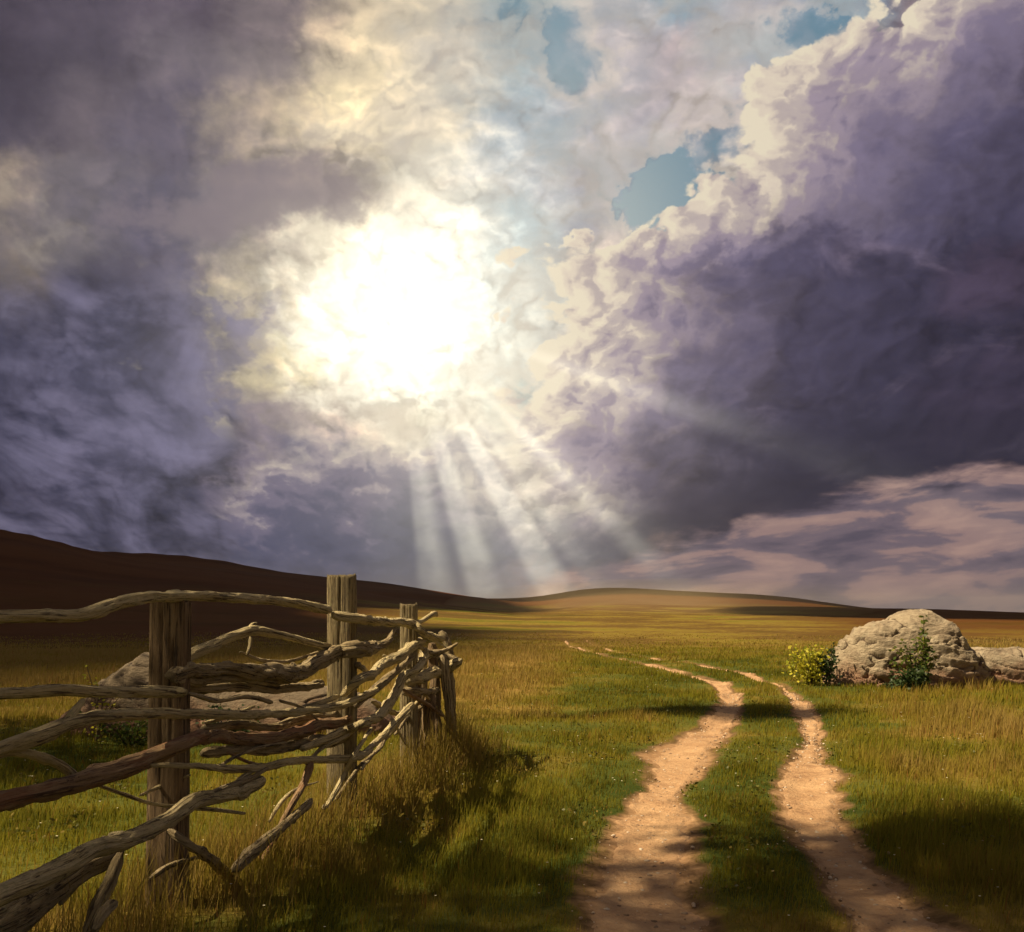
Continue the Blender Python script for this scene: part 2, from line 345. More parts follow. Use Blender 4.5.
RID = [  # (distance of ridge, foot distance, skyline as (px, py))
 (260., 60., [(-1500,470),(-600,490),(-200,508),(0,527),(60,541),(120,556),(170,563),(240,573),(320,585),(400,598),(500,612),(620,630),(2500,640)]),
 (520., 200., [(-1500,540),(0,548),(120,552),(190,557),(240,563),(300,573),(400,584),(470,594),(520,601),(560,612),(650,626),(2500,630)]),
 (800., 90., [(-1500,600),(400,604),(490,597),(515,599),(530,599),(555,593),(580,589),(610,587),(650,589),(700,592),(760,594),(800,598),(850,606),(900,611),(960,614),(1024,619),(1200,624),(2500,624)]),
 (2600., 1900., [(-1500,612),(700,612),(930,614),(990,613),(1100,611),(1400,609),(2500,610)]),
]
def height(x, y):
    x = np.asarray(x, float); y = np.asarray(y, float)
    r = np.hypot(x, y); az = np.clip(np.arctan2(x, y), -1.15, 1.15); p = 512+F*np.tan(az)
    ds = r*np.cos(az)
    z = np.zeros_like(r)
    for Yr, Y0, prof in RID:
        prof = np.array(prof, float); top = np.interp(p, prof[:, 0], prof[:, 1])
        k = 0
        for dp in (-26, -13, 13, 26): k = k+np.interp(p+dp, prof[:, 0], prof[:, 1])
        top = (top+k)/5
        zt = CAMZ+(HY-top)/F*Yr
        up = np.clip((ds-Y0)/(Yr-Y0), 0, 1); up = up**1.7*(1-.0)
        up = up-(up**6)*.06*(up < 1)*0
        dn = np.exp(-np.maximum(ds-Yr, 0)/(Yr*.8))
        zz = zt*up*dn
        z = np.maximum(z, zz) if Yr != 2600 else np.where(ds > 1800, np.maximum(z*sst(ds, 2300, 1500), zz), z)
    back = sst(az, 1.14, 1.0)*sst(-az, 1.14, 1.0)
    z = z*back
    z = z + (fbm(x/120, y/70, 0, 3, 5)+.05)*np.clip((r-45)/85, 0, 3.6)*sst(r, 900, 500)
    z = z - .35*sst(y, 26, 55)*sst(y, 120, 70)            # a slight dip behind the near meadow
    z = z + .10*fbm(x/3.1, y/3.1, 0, 3, 9)*sst(r, 600, 60) + .02*fbm(x/.45, y/.45, 0, 3, 19)*sst(r, 60, 20)
    z = z - .05*sst(rut_s(x, y), 1.8, .3)*sst(y, 70, 40)
    return z
def gz(x, y): return float(height(np.array([x]), np.array([y]))[0])
# vegetation zones: 0 lush green .. 1 dry gold
def dryness(x, y):
    y = np.asarray(y, float); x = np.asarray(x, float); p = np.where(y > 1, 512+F*x/np.maximum(y, 1), 512)
    d = .30+fbm(x/2.3, y/2.3, 0, 4, 51)*.55+fbm(x/.5, y/.5, 0, 3, 57)*.35
    d = d+.62*sst(y, 11, 17)*sst(x/np.maximum(y, 1), .12, .0)*sst(y, 60, 36)       # golden meadow left of the track
    d = d+.40*sst(y, 24, 60)
    d = d+.25*sst(x/np.maximum(y, 1), .33, .45)                                     # rusty grass on the right
    d = d+.5*np.exp(-((x+1.3)**2/1.2+(y-8.0)**2/9))                                  # dry stalks by the fence
    a, b = rut_d(x, y); c = np.minimum(a, b)
    d = d+.35*sst(c, 1.5, 1.0)
    return np.clip(d, 0, 1)

rr_ = [1.2*(1.0125**i) for i in range(240)]
while rr_[-1] < 5200: rr_.append(rr_[-1]*1.0135)
rr_ = np.array([0.0]+rr_)
fine_a = np.linspace(R(-40), R(40), 760); rest = np.linspace(R(40), R(320), 150)[1:-1]
aa = np.concatenate([fine_a, rest]); NA = len(aa); NR = len(rr_)
RR, AA = np.meshgrid(rr_[1:], aa, indexing='ij')
GX = RR*np.sin(AA); GY = RR*np.cos(AA); GZ = height(GX, GY)
Vg = np.concatenate([[[0, 0, gz(0, 0)]], np.stack([GX, GY, GZ], -1).reshape(-1, 3)])
i0 = np.arange(NR-2)[:, None]*NA+np.arange(NA)[None, :]+1
i1 = np.arange(NR-2)[:, None]*NA+((np.arange(NA)+1) % NA)[None, :]+1
Fg = np.stack([i0, i0+NA, i1+NA, i1], -1).reshape(-1, 4)
gm = mesh_np('ground', Vg, Fg[:, ::-1])
# centre fan
bmh = bmesh.new(); bmh.from_mesh(gm); bmh.verts.ensure_lookup_table()
for k in range(NA): bmh.faces.new((bmh.verts[0], bmh.verts[1+(k+1) % NA], bmh.verts[1+k]))
bmh.to_mesh(gm); bmh.free()
attr(gm, 'dry', dryness(Vg[:, 0], Vg[:, 1])); attr(gm, 'dirt', dirt(Vg[:, 0], Vg[:, 1]))

def new_mat(name):
    m = bpy.data.materials.new(name); m.use_nodes = True; t = NT(m.node_tree); t.n.clear()
    p = t.new('ShaderNodeBsdfPrincipled'); o = t.new('ShaderNodeOutputMaterial'); t.l.new(p.outputs[0], o.inputs[0])
    p.inputs['Specular IOR Level'].default_value = .25
    return m, t, p
def P3(t): return X(t, t.new('ShaderNodeNewGeometry').outputs['Position'])
def OC(t): return X(t, t.new('ShaderNodeTexCoord').outputs['Object'])
def AT(t, name, out=2): 
    n = t.new('ShaderNodeAttribute'); n.attribute_name = name; return X(t, n.outputs[out])
def bump(t, p, h, dist, strength=1.0):
    b = t.new('ShaderNodeBump'); b.inputs['Distance'].default_value = dist; b.inputs['Strength'].default_value = strength
    t.put(b.inputs['Height'], h); t.l.new(b.outputs[0], p.inputs['Normal'])

M_ground, t, p = new_mat('meadow_soil')
pos = P3(t); dry = AT(t, 'dry'); far = t.vm('LENGTH', pos, out=1)
n1 = t.noise(pos, 1.7, 6, .65, dims='3D'); n2 = t.noise(pos, .05, 6, .6, dims='3D'); n3 = t.noise(pos, 14, 5, .7, dims='3D')
px_, py_, pz_ = t.sep(pos)
streak = t.noise(t.vm('MULTIPLY', pos, (.006, .05, .05)), 1.0, 6, .62, dims='3D')
nearc = t.ramp(dry+(n3-.5)*.5, [(0, (.035,.05,.010)), (.4, (.075,.08,.016)), (.7, (.16,.115,.025)), (1, (.22,.14,.04))])
farc = t.ramp(n2*.6+streak*.55+(n1-.5)*.25, [(.34, (.055,.062,.008)), (.46, (.10,.092,.012)), (.53, (.165,.12,.022)), (.60, (.095,.055,.016)), (.74, (.065,.062,.010))])
hp = t.noise(t.vm('MULTIPLY', pos, (.03, .07, .2)), 1.0, 6, .7, dims='3D')
heath = t.ramp(streak*.55+n2*.2+hp*.35+(n1-.5)*.1-.05, [(.3, (.030,.011,.004)), (.45, (.065,.023,.007)), (.58, (.085,.033,.010)), (.75, (.042,.018,.007))])
hm = t.mr(pz_+(n2-.5)*7+(streak-.5)*6, .5, 6.5, 0, 1)
leftm = t.mr(px_/t.m('MAXIMUM', py_, 1.0)+(n2-.5)*.10, -.06, -.26, 0, 1)*t.mr(far, 35, 80, 0, 1)
nearc = t.mix(t.mr(AT(t, 'dirt')+(n3-.5)*.5+(n1-.5)*.3, .15, .6), nearc, t.mix(t.mr(AT(t, 'dirt')+(n3-.5)*.5, .55, 1.0), t.ramp(n1*.4+n3*.6, [(.3, (.05,.035,.018)), (.5, (.12,.075,.035)), (.7, (.20,.13,.06))]), t.ramp(n1*.5+n3*.5, [(.3, (.15,.08,.04)), (.5, (.28,.17,.09)), (.7, (.38,.25,.14))])))
c = t.mix(t.mr(far, 25, 60), nearc, farc)
rightm = t.mr(px_/t.m('MAXIMUM', py_, 1.0)+(n2-.5)*.10, .26, .44, 0, 1)*t.mr(far, 45, 130, 0, 1)
c = t.mix(t.m('MAXIMUM', t.m('MAXIMUM', hm, leftm*.9), rightm*.85), c, heath)
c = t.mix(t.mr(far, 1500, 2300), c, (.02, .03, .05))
t.put(p.inputs['Base Color'], c); p.inputs['Roughness'].default_value = .95; p.inputs['Specular IOR Level'].default_value = .02
bump(t, p, n3*.5+n1, .05, .6)
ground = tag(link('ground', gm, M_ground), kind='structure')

# the two wheel ruts: bare sandy soil as sheets a few millimetres above the ground
M_dirt, t, p = new_mat('sandy_track')
pos = P3(t)
n1 = t.noise(pos, 2.2, 6, .6, dims='3D'); n2 = t.noise(t.vm('MULTIPLY', pos, (1.2, 1.6, 1)), 9, 6, .65, dims='3D'); n3 = t.noise(pos, 60, 3, .6, dims='3D')
edge = AT(t, 'edge')
c = t.ramp(n1*.6+n2*.4, [(.3, (.20,.11,.055)), (.45, (.36,.215,.11)), (.6, (.47,.30,.16)), (.75, (.56,.38,.21))])
c = t.mix(t.mr(edge+(n2-.5)*1.1+(n1-.5)*.6, .45, 1.05)*.75, c, t.ramp(n3*.4+n2*.6, [(.3, (.15,.08,.04)), (.5, (.26,.16,.085)), (.7, (.38,.25,.14))]))
c = t.mix(t.mr(n3, .62, .75)*.5, c, (.16,.11,.07))
t.put(p.inputs['Base Color'], c); p.inputs['Roughness'].default_value = .9
bump(t, p, n2*.8+n3*.25+t.noise(pos, 22, 4, .6, dims='3D')*.35, .05, .9)
Vs, Fs, Es = [], [], []; base = 0
ys = [1.0]
while ys[-1] < 68: ys.append(ys[-1]+max(.03, ys[-1]*.006))
ys = np.array(ys)
for RT, side in ((RUTL, 0), (RUTR, 1)):
    q = np.linspace(-1.7, 1.7, 70); YY, Q = np.meshgrid(ys, q, indexing='ij')
    w = rut_w(YY)[side]; XX = np.interp(YY, RT[:, 1], RT[:, 0])+Q*w
    if side: pass
    dd = rut_d(XX, YY); d = dd[side]; other = dd[1-side]
    dz = d+.25*fbm(XX*11, YY*8, 0, 4, 61, .7)+(.75 if side else .40)*sst(YY, 11.5, 17)*sst(fbm(XX*.9, YY*.6, 0, 3, 67), -.45, .25)+.45*sst(YY, 17, 34)
    ZZ = height(XX, YY)+(.010+.0011*YY)*(1-1.9*sst(dz, .55, 1.15))+.002*side
    thr = 1.6+0*fbm(XX*11, YY*8, 0, 4, 61, .7)
    ok = (d < thr) & (YY < 62+fbm(XX*3, YY*.4, 0, 2, 3)*6)
    n0, n1_ = YY.shape
    idx = np.arange(n0*n1_).reshape(n0, n1_)
    fo = ok[:-1, :-1] & ok[1:, :-1] & ok[:-1, 1:] & ok[1:, 1:]
    f = np.stack([idx[:-1, :-1], idx[:-1, 1:], idx[1:, 1:], idx[1:, :-1]], -1)[fo]
    Vs.append(np.stack([XX, YY, ZZ], -1).reshape(-1, 3)); Fs.append(f+base); Es.append(np.clip(dz, 0, 2).ravel()); base += n0*n1_
Vs = np.concatenate(Vs); Fs = np.concatenate(Fs); Es = np.concatenate(Es)
used = np.unique(Fs); remap = np.zeros(len(Vs), int); remap[used] = np.arange(len(used))
pm = mesh_np('dirt_track', Vs[used], remap[Fs]); attr(pm, 'edge', Es[used])
tag(link('dirt_track', pm, M_dirt), kind='structure')

# ================================================================== grass
M_grass, t, p = new_mat('grass_blade')
pos = P3(t); dry = AT(t, 'dry'); tipf = AT(t, 'tip'); rnd = AT(t, 'rnd')
c = t.ramp(dry+(rnd-.5)*.35, [(0, (.095,.100,.004)), (.3, (.20,.195,.010)), (.5, (.25,.21,.020)), (.75, (.27,.20,.036)), (1, (.34,.24,.075))])
c = t.mix(tipf*.45, c, (.24,.19,.05))
c = t.mix(t.mr(rnd, .93, .97)*.6, c, (.25,.09,.03))
t.put(p.inputs['Base Color'], c); p.inputs['Roughness'].default_value = .6
p.inputs['Specular IOR Level'].default_value = .03
tr = t.new('ShaderNodeBsdfTranslucent'); t.put(tr.inputs[0], c)
mx = t.new('ShaderNodeMixShader'); mx.inputs[0].default_value = .45
t.l.new(p.outputs[0], mx.inputs[1]); t.l.new(tr.outputs[0], mx.inputs[2])
for n in t.n:
    if n.type == 'OUTPUT_MATERIAL': t.l.new(mx.outputs[0], n.inputs[0])

def blades(name, x, y, h, w, dry, lean=.35, head=False, segs=3):
    n = len(x); z = height(x, y)-.01
    a = rng.uniform(0, 2*np.pi, n); la = rng.uniform(0, 2*np.pi, n); lm = rng.uniform(.05, 1, n)*lean*h
    # a light wind leans the grass to the right
    lx = np.cos(la)*lm+h*.10; ly = np.sin(la)*lm
    ca, sa = np.cos(a), np.sin(a)
    V = []; tip = []
    for k in range(segs):
        f = k/segs; ww = w*(1-f**1.6)*.5
        cx = x+lx*f*f; cy = y+ly*f*f; cz = z+h*f
        V += [np.stack([cx-ca*ww, cy-sa*ww, cz], -1), np.stack([cx+ca*ww, cy+sa*ww, cz], -1)]; tip += [np.full(n, f)]*2
    V.append(np.stack([x+lx, y+ly, z+h*(1-.12*lean)], -1)); tip.append(np.ones(n))
    K = 2*segs+1
    V = np.stack(V, 1).reshape(-1, 3); b = (np.arange(n)*K)[:, None]
    faces = []
    for k in range(segs-1):
        faces += [(2*k, 2*k+1, 2*k+3), (2*k, 2*k+3, 2*k+2)]
    faces.append((2*segs-2, 2*segs-1, 2*segs))
    Fc = (b[:, :, None]+np.array(faces)[None]).reshape(-1, 3)
    me = mesh_np(name, V, Fc)
    attr(me, 'dry', np.repeat(dry, K)); attr(me, 'tip', np.stack(tip, 1).ravel()); attr(me, 'rnd', np.repeat(rng.uniform(0, 1, n), K))
    return me
def scatter(n, r0, r1, a0, a1, flat=6.0):
    # even cover up to `flat` metres, then thinning with the square of the distance
    A0 = .5*(flat**2-r0**2); A1 = flat**2*math.log(r1/flat); q = rng.uniform(0, A0+A1, n)
    r = np.where(q < A0, np.sqrt(r0**2+2*np.minimum(q, A0)), flat*np.exp(np.maximum(q-A0, 0)/flat**2))
    a = rng.uniform(a0, a1, n); return r*np.sin(a), r*np.cos(a), r
# clear ground where the boulders lie
def in_rock(x, y):
    m = (((x-8.2)/1.5)**2+((y-19.8)/1.0)**2 < 1) | (((x-11.2)/1.6)**2+((y-19.9)/.8)**2 < 1) | (((x+3.4)/1.7)**2+((y-11.9)/.6)**2 < 1)
    return m
N = 620000
x, y, r = scatter(N, 3.6, 75, R(-38), R(38), 6.5)
dm = dirt(x, y); keep = (rng.uniform(0, 1, len(x)) > sst(dm, -.15, .75)) & ~in_rock(x, y)
clump = fbm(x*1.1, y*1.1, 0, 3, 71)
keep &= rng.uniform(0, 1, len(x)) < .30+1.0*sst(clump+.5*fbm(x*4, y*4, 0, 3, 72), -.55, .25)
keep &= rng.uniform(0, 1, len(x)) < 1-.85*sst(r, 34, 74)
x, y, r, clump, dm = x[keep], y[keep], r[keep], clump[keep], dm[keep]
dr = dryness(x, y)
ab = rut_d(x, y); dmin = np.minimum(*ab)
tall = sst(dmin, 1.2, 3.2)*.55+.45
h = (.026+.045*rng.uniform(0, 1, len(x))**1.5)*(1+.9*sst(clump, -.1, .6))*tall*1.3
h *= 1+.6*sst(dr, .55, .9)*tall
h *= 1+.35*sst(x/y, .3, .42)
h *= 1-.6*sst(r, 30, 70)
w = .0028+.00042*r*(1+.012*r)
tag(link('grass', blades('grass', x, y, h*(1+r*.012), w*rng.uniform(.7, 1.4, len(x)), dr), M_grass, smooth=False), 'short green grass covering the meadow on both sides of the track', 'grass', kind='stuff')
# taller dry grass in the golden meadow and at the foot of the fence
xs, ys_, hs = [], [], []
x, y, r = scatter(60000, 6, 55, R(-38), R(38), 9)
k = rng.uniform(0, 1, len(x)) < (.85*sst(dryness(x, y), .45, .9)*sst(rut_d(x, y)[0], 2, 5))
k &= ~in_rock(x, y) & (rut_d(x, y)[1] > 2)
xs.append(x[k]); ys_.append(y[k]); hs.append(rng.uniform(.07, .20, k.sum()))
def fence_x(y): return -2.83+.204*y
n = 5200
fy = rng.uniform(3.4, 10.6, n); fx = fence_x(fy)+.1+rng.normal(0, .26, n)+.1*(fy > 8)
xs.append(fx); ys_.append(fy); hs.append(rng.uniform(.12, .55, n)*(1-.5*np.clip(np.abs(fx-fence_x(fy)-.1)/.7, 0, 1)))
n = 1000; fy = rng.normal(9.5, .5, n); fx = fence_x(fy)+.28+rng.normal(0, .20, n)
xs.append(fx); ys_.append(fy); hs.append(rng.uniform(.3, .8, n)*np.exp(-((fx-fence_x(fy)-.28)/.4)**2))
x = np.concatenate(xs); y = np.concatenate(ys_); h = np.concatenate(hs); r = np.hypot(x, y)
k = dirt(x, y) < .3; x, y, h, r = x[k], y[k], h[k], r[k]
tag(link('dry_grass', blades('dry_grass', x, y, h, .003+.00035*r, np.clip(.74+rng.uniform(-.2, .38, len(x)), 0, 1), lean=.5, segs=4), M_grass, smooth=False),
    'tall dry straw coloured stalks around the fence and in the golden meadow', 'dry grass', kind='stuff')
# tiny pale meadow flowers
M_fl, t, p = new_mat('flower_petal'); p.inputs['Base Color'].default_value = (.75, .7, .5, 1)
x, y, r = scatter(420, 4, 30, R(-36), R(36), 7); k = (dirt(x, y) < .1) & ~in_rock(x, y); x, y, r = x[k], y[k], r[k]
V, Fc = [], []
zb = height(x, y)
for i in range(len(x)):
    s = .004+.0006*r[i]; c0 = Vector((x[i], y[i], zb[i]+rng.uniform(.05, .11))); b = len(V); ph = rng.uniform(0, 6)
    V.append(c0)
    for q in range(6): V.append(c0+Vector((math.cos(ph+q*1.047)*s, math.sin(ph+q*1.047)*s*.8, s*.45)))
    Fc += [(b, b+1+q, b+1+(q+1) % 6) for q in range(6)]
tag(link('meadow_flowers', mesh_np('meadow_flowers', [tuple(v) for v in V], Fc), M_fl), 'tiny pale flowers dotted through the grass', 'flowers', kind='stuff')
#SPLIT2
# ================================================================== boulders
def rock_mat(name, cols, dark):
    m, t, p = new_mat(name); o = AT(t, 'rp', 1)
    n1 = t.noise(o, 1.6, 7, .62, dims='3D', dist=.6); n2 = t.noise(t.vm('MULTIPLY', o, (1, 1, 2.4)), 7, 7, .68, dims='3D'); n3 = t.noise(o, 38, 5, .7, dims='3D')
    c = t.ramp(n1*.55+n2*.45, cols)
    cr = AT(t, 'crack')
    c = t.mix(t.mr(cr+(n2-.5)*.5, .45, .85)*.85, c, dark)
    c = t.mix(t.mr(n3, .60, .72)*.55, c, dark)
    ls = t.noise(o, 4.5, 6, .7, dims='3D', dist=1.0)
    c = t.mix(t.mr(ls, .60, .68)*.55, c, (.33,.31,.22))
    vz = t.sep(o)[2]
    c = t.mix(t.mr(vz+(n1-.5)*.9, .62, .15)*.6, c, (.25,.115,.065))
    t.put(p.inputs['Base Color'], c); p.inputs['Roughness'].default_value = .92
    bump(t, p, n2*1.0+n3*.45+n1*.6, .07, 1.0)
    return m
M_rockA = rock_mat('lichened_granite', [(.30,(.11,.08,.055)),(.45,(.26,.205,.14)),(.6,(.40,.335,.235)),(.75,(.24,.19,.13))], (.07,.045,.03))
M_rockB = rock_mat('reddish_granite', [(.30,(.06,.044,.028)),(.45,(.13,.10,.065)),(.6,(.19,.15,.10)),(.75,(.11,.085,.055))], (.05,.032,.025))
def rock(name, prof, Y, depth, mat, seed, label, tilt=0.0, base=-.15, group=None, rough=1.0):
    """lofted boulder: prof = [(x, height)] silhouette; depth = half depth"""
    prof = np.array(prof, float); x0, x1 = prof[0, 0], prof[-1, 0]; cx = (x0+x1)/2
    nu, nv = 300, 220
    th = np.linspace(0, np.pi, nu); U = (x0+x1)/2-(x1-x0)/2*np.cos(th)
    ph = np.linspace(-.12*np.pi, 1.12*np.pi, nv)
    UU, PP = np.meshgrid(U, ph, indexing='ij')
    H = np.interp(UU, prof[:, 0], prof[:, 1]); e = np.sqrt(np.clip(1-((UU-cx)/((x1-x0)/2))**2, 0, 1))
    s_ = np.sin(PP); cc = np.cos(PP)
    yy = -np.sign(cc)*np.abs(cc)**.75*depth*e**.7*(1-.10*(s_ < .15)*(.15-s_)*6)
    zz = np.sign(s_)*np.abs(s_)**.85*H; zz = np.where(s_ < 0, s_*.6, zz)
    x, y, z = UU+tilt*zz, yy, zz
    g0 = gz(cx, Y)
    d = fbm(x*.9, y*.9, z*.9, 3, seed)*.16+fbm(x*2.4, y*2.4, z*3.4, 4, seed+5)*.055
    st = (z*1.0+x*.22+.25*fbm(x*.8, y*.8, z*.8, 3, seed+9))*4.2; fr = st-np.floor(st)
    ridge = 1-np.abs(fbm(x*.9, y*.9, z*2.8, 4, seed+11))*2
    crack = sst(ridge, .90, .99)
    crack2 = sst(fr, .86, .98)*sst(fbm(x*.9, y*.9, z*.9, 2, seed+15), -.1, .35)
    d = d+(fr*.05)-crack*.05-crack2*.07+fbm(x*9, y*9, z*9, 3, seed+21)*.022
    d = d*rough*np.clip(e*2.2, 0.1, 1)
    nx = (x-cx)/(x1-x0)*1.2; ny = y/depth*.8; nz = zz/np.maximum(H, .3)+.15; ln = np.sqrt(nx**2+ny**2+nz**2)+1e-4
    x = x+nx/ln*d; y = y+ny/ln*d; z = z+nz/ln*d
    V = np.stack([x+0*x, y+Y, z+g0+base*.5], -1)
    idx = np.arange(nu*nv).reshape(nu, nv)
    Fc = np.stack([idx[:-1, :-1], idx[1:, :-1], idx[1:, 1:], idx[:-1, 1:]], -1).reshape(-1, 4)
    V0 = V.reshape(-1, 3)-np.array([cx, Y, g0])
    me = mesh_np(name, V0, Fc); attr(me, 'rp', V0, 'FLOAT_VECTOR') if False else None
    a = me.attributes.new('rp', 'FLOAT_VECTOR', 'POINT'); a.data.foreach_set('vector', V0.astype(np.float32).ravel())
    attr(me, 'crack', np.clip(crack+crack2, 0, 1).ravel())
    o = link(name, me, mat); o.location = (cx, Y, g0)
    return tag(o, label, 'boulder', group)
def RX(px, Y): return (px-512)/F*Y
def RZ(py, Y): return CAMZ-(py-HY)/F*Y
Y = 19.6
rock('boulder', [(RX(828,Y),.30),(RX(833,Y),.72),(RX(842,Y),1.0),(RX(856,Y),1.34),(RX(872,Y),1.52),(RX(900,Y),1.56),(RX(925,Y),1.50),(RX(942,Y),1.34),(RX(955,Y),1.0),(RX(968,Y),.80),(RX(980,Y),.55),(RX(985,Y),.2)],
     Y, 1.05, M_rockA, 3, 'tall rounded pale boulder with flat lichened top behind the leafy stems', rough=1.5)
Y = 20.2
rock('boulder', [(RX(925,Y),.45),(RX(945,Y),.78),(RX(965,Y),.90),(RX(985,Y),.93),(RX(1010,Y),.90),(RX(1035,Y),.82),(RX(1062,Y),.6),(RX(1085,Y),.25)],
     Y, 1.0, M_rockA, 23, 'low flat boulder running out of the picture beside the tall pale boulder')
Y = 12.0
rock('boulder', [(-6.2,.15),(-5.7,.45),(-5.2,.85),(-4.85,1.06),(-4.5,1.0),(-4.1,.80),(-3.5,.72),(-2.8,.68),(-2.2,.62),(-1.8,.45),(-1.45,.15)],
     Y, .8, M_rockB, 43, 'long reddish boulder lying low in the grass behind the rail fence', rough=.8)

# ================================================================== leafy plants
M_bark, t, p = new_mat('stem_bark'); p.inputs['Base Color'].default_value = (.09,.06,.03,1)
def leaf_mat(name, lo, mid, hi):
    m, t, p = new_mat(name); r = AT(t, 'rnd')
    c = t.ramp(r, [(0, lo), (.5, mid), (1, hi)])
    t.put(p.inputs['Base Color'], c); p.inputs['Roughness'].default_value = .5
    tr = t.new('ShaderNodeBsdfTranslucent'); t.put(tr.inputs[0], c)
    mx = t.new('ShaderNodeMixShader'); mx.inputs[0].default_value = .4
    t.l.new(p.outputs[0], mx.inputs[1]); t.l.new(tr.outputs[0], mx.inputs[2])
    for n in t.n:
        if n.type == 'OUTPUT_MATERIAL': t.l.new(mx.outputs[0], n.inputs[0])
    return m
M_leafY = leaf_mat('yellow_green_leaf', (.14,.18,.012), (.42,.40,.03), (.62,.54,.06))
M_leafG = leaf_mat('green_leaf', (.035,.07,.012), (.09,.13,.02), (.26,.25,.04))
M_leafD = leaf_mat('dark_leaf', (.02,.04,.012), (.04,.07,.02), (.07,.10,.03))
def tube_np(pts, rad, sides=12, rough=0.0, seed=0, cap=True, knots=0, flat=1.0, close_taper=False):
    """smooth tube through pts with radii; returns V, F(quads as list), W(wood coordinates)"""
    P = np.array([tuple(p) for p in pts], float); r = np.array(rad, float); n = len(P)
    if n > 2:
        Q = [P[0]*2-P[1]]+list(P)+[P[-1]*2-P[-2]]; out = []; ro = []
        for i in range(n-1):
            L = np.linalg.norm(P[i+1]-P[i]); k = max(2, int(L/max(.010, min(.04, r[i]*.45))))
            for j in range(k):
                t = j/k; p0, p1, p2, p3 = Q[i], Q[i+1], Q[i+2], Q[i+3]
                out.append(.5*((2*p1)+(-p0+p2)*t+(2*p0-5*p1+4*p2-p3)*t*t+(-p0+3*p1-3*p2+p3)*t**3)); ro.append(r[i]*(1-t)+r[i+1]*t)
        out.append(P[-1]); ro.append(r[-1]); P = np.array(out); r = np.array(ro)
    else:
        k = max(4, int(np.linalg.norm(P[1]-P[0])/max(.02, r[0]*.6))); t = np.linspace(0, 1, k)[:, None]
        P = P[0]*(1-t)+P[1]*t; r = r[0]*(1-t[:, 0])+r[1]*t[:, 0]
    s = np.concatenate([[0], np.cumsum(np.linalg.norm(np.diff(P, axis=0), axis=1))])
    if rough:
        wob = np.stack([fbm(s*1.7, seed+q*9.1, 0, 3, seed+q) for q in range(3)], -1)*(r*.8*rough)[:, None]
        P = P+wob
        r = r*(1+.22*rough*fbm(s*3.0, seed, 0, 3, seed+7))
    Tn = np.gradient(P, axis=0); Tn /= np.linalg.norm(Tn, axis=1)[:, None]+1e-9
    up = np.array([0, 0, 1.0]) if abs(Tn[0][2]) < .8 else np.array([1.0, 0, 0])
    A = np.cross(Tn, up); A /= np.linalg.norm(A, axis=1)[:, None]+1e-9; B = np.cross(A, Tn)
    th = np.linspace(0, 2*np.pi, sides, endpoint=False)
    tw = s[:, None]*1.1+seed
    ca = np.cos(th)[None]+0*tw; sa = np.sin(th)[None]+0*tw
    rc, rs = np.cos(th[None]+tw), np.sin(th[None]+tw)
    rad2 = r[:, None]*np.ones_like(ca)
    if rough:
        sc = s[:, None]*2.2
        rad2 = rad2*(1+rough*(.22*fbm(rc*1.1, rs*1.1, sc, 3, seed+3)+.20*fbm(rc*3.4, rs*3.4, sc*1.2, 4, seed+5, .65)))
        kn = sst(fbm(rc*1.2, rs*1.2, s[:, None]*6, 2, seed+23), .38, .6); rad2 = rad2*(1+.28*kn)
        crk = fbm(rc*2.6, rs*2.6, s[:, None]*.5, 3, seed+13); rad2 = rad2*(1-.26*min(rough, 1.4)*sst(1-np.abs(crk)*7, .2, 1))
        if cap:   # broken, splintery ends
            for e, sign in ((0, 1), (-1, -1)):
                dd = np.abs(s-s[e])/(r[e]*1.3+1e-6); jag = .55+.45*fbm(rc*2, rs*2, s[:, None]*0+e, 2, seed+17)
                rad2 = np.where(dd[:, None] < 1, rad2*(1-(1-dd[:, None])*(.25+.3*jag)), rad2)
    V = P[:, None, :]+A[:, None, :]*(ca*rad2)[..., None]+B[:, None, :]*(sa*rad2*flat)[..., None]
    m = len(P); V = V.reshape(-1, 3)
    Wc = np.stack([s[:, None]*np.ones_like(ca), rc*rad2, rs*rad2], -1).reshape(-1, 3)+np.array([seed*3.7, seed*1.3, 0])
    i = np.arange(m-1)[:, None]*sides; j = np.arange(sides)[None]; jn = (j+1) % sides
    Fq = np.stack([i+j, i+jn, i+sides+jn, i+sides+j], -1).reshape(-1, 4).tolist()
    if cap:
        for e, b in ((0, 0), (-1, (m-1)*sides)):
            c = len(V); tip = P[e]-(Tn[e]*r[e]*.15*(1 if e == 0 else -1)) if not close_taper else P[e]
            V = np.vstack([V, tip]); Wc = np.vstack([Wc, [s[e]+.4, 0, 0]])
            for q in range(sides):
                a, b2 = b+q, b+(q+1) % sides
                Fq.append([b2, a, c] if e == 0 else [a, b2, c])
    return V, Fq, Wc
def mesh_list(name, items):
    V, Fc, Wc = [], [], []; b = 0
    for v, f, w in items:
        V.append(v); Wc.append(w); Fc += [[i+b for i in q] for q in f]; b += len(v)
    V = np.concatenate(V); Wc = np.concatenate(Wc)
    me = bpy.data.meshes.new(name); me.from_pydata(V.tolist(), [], Fc); me.update()
    a = me.attributes.new('wood', 'FLOAT_VECTOR', 'POINT'); a.data.foreach_set('vector', Wc.astype(np.float32).ravel())
    return me
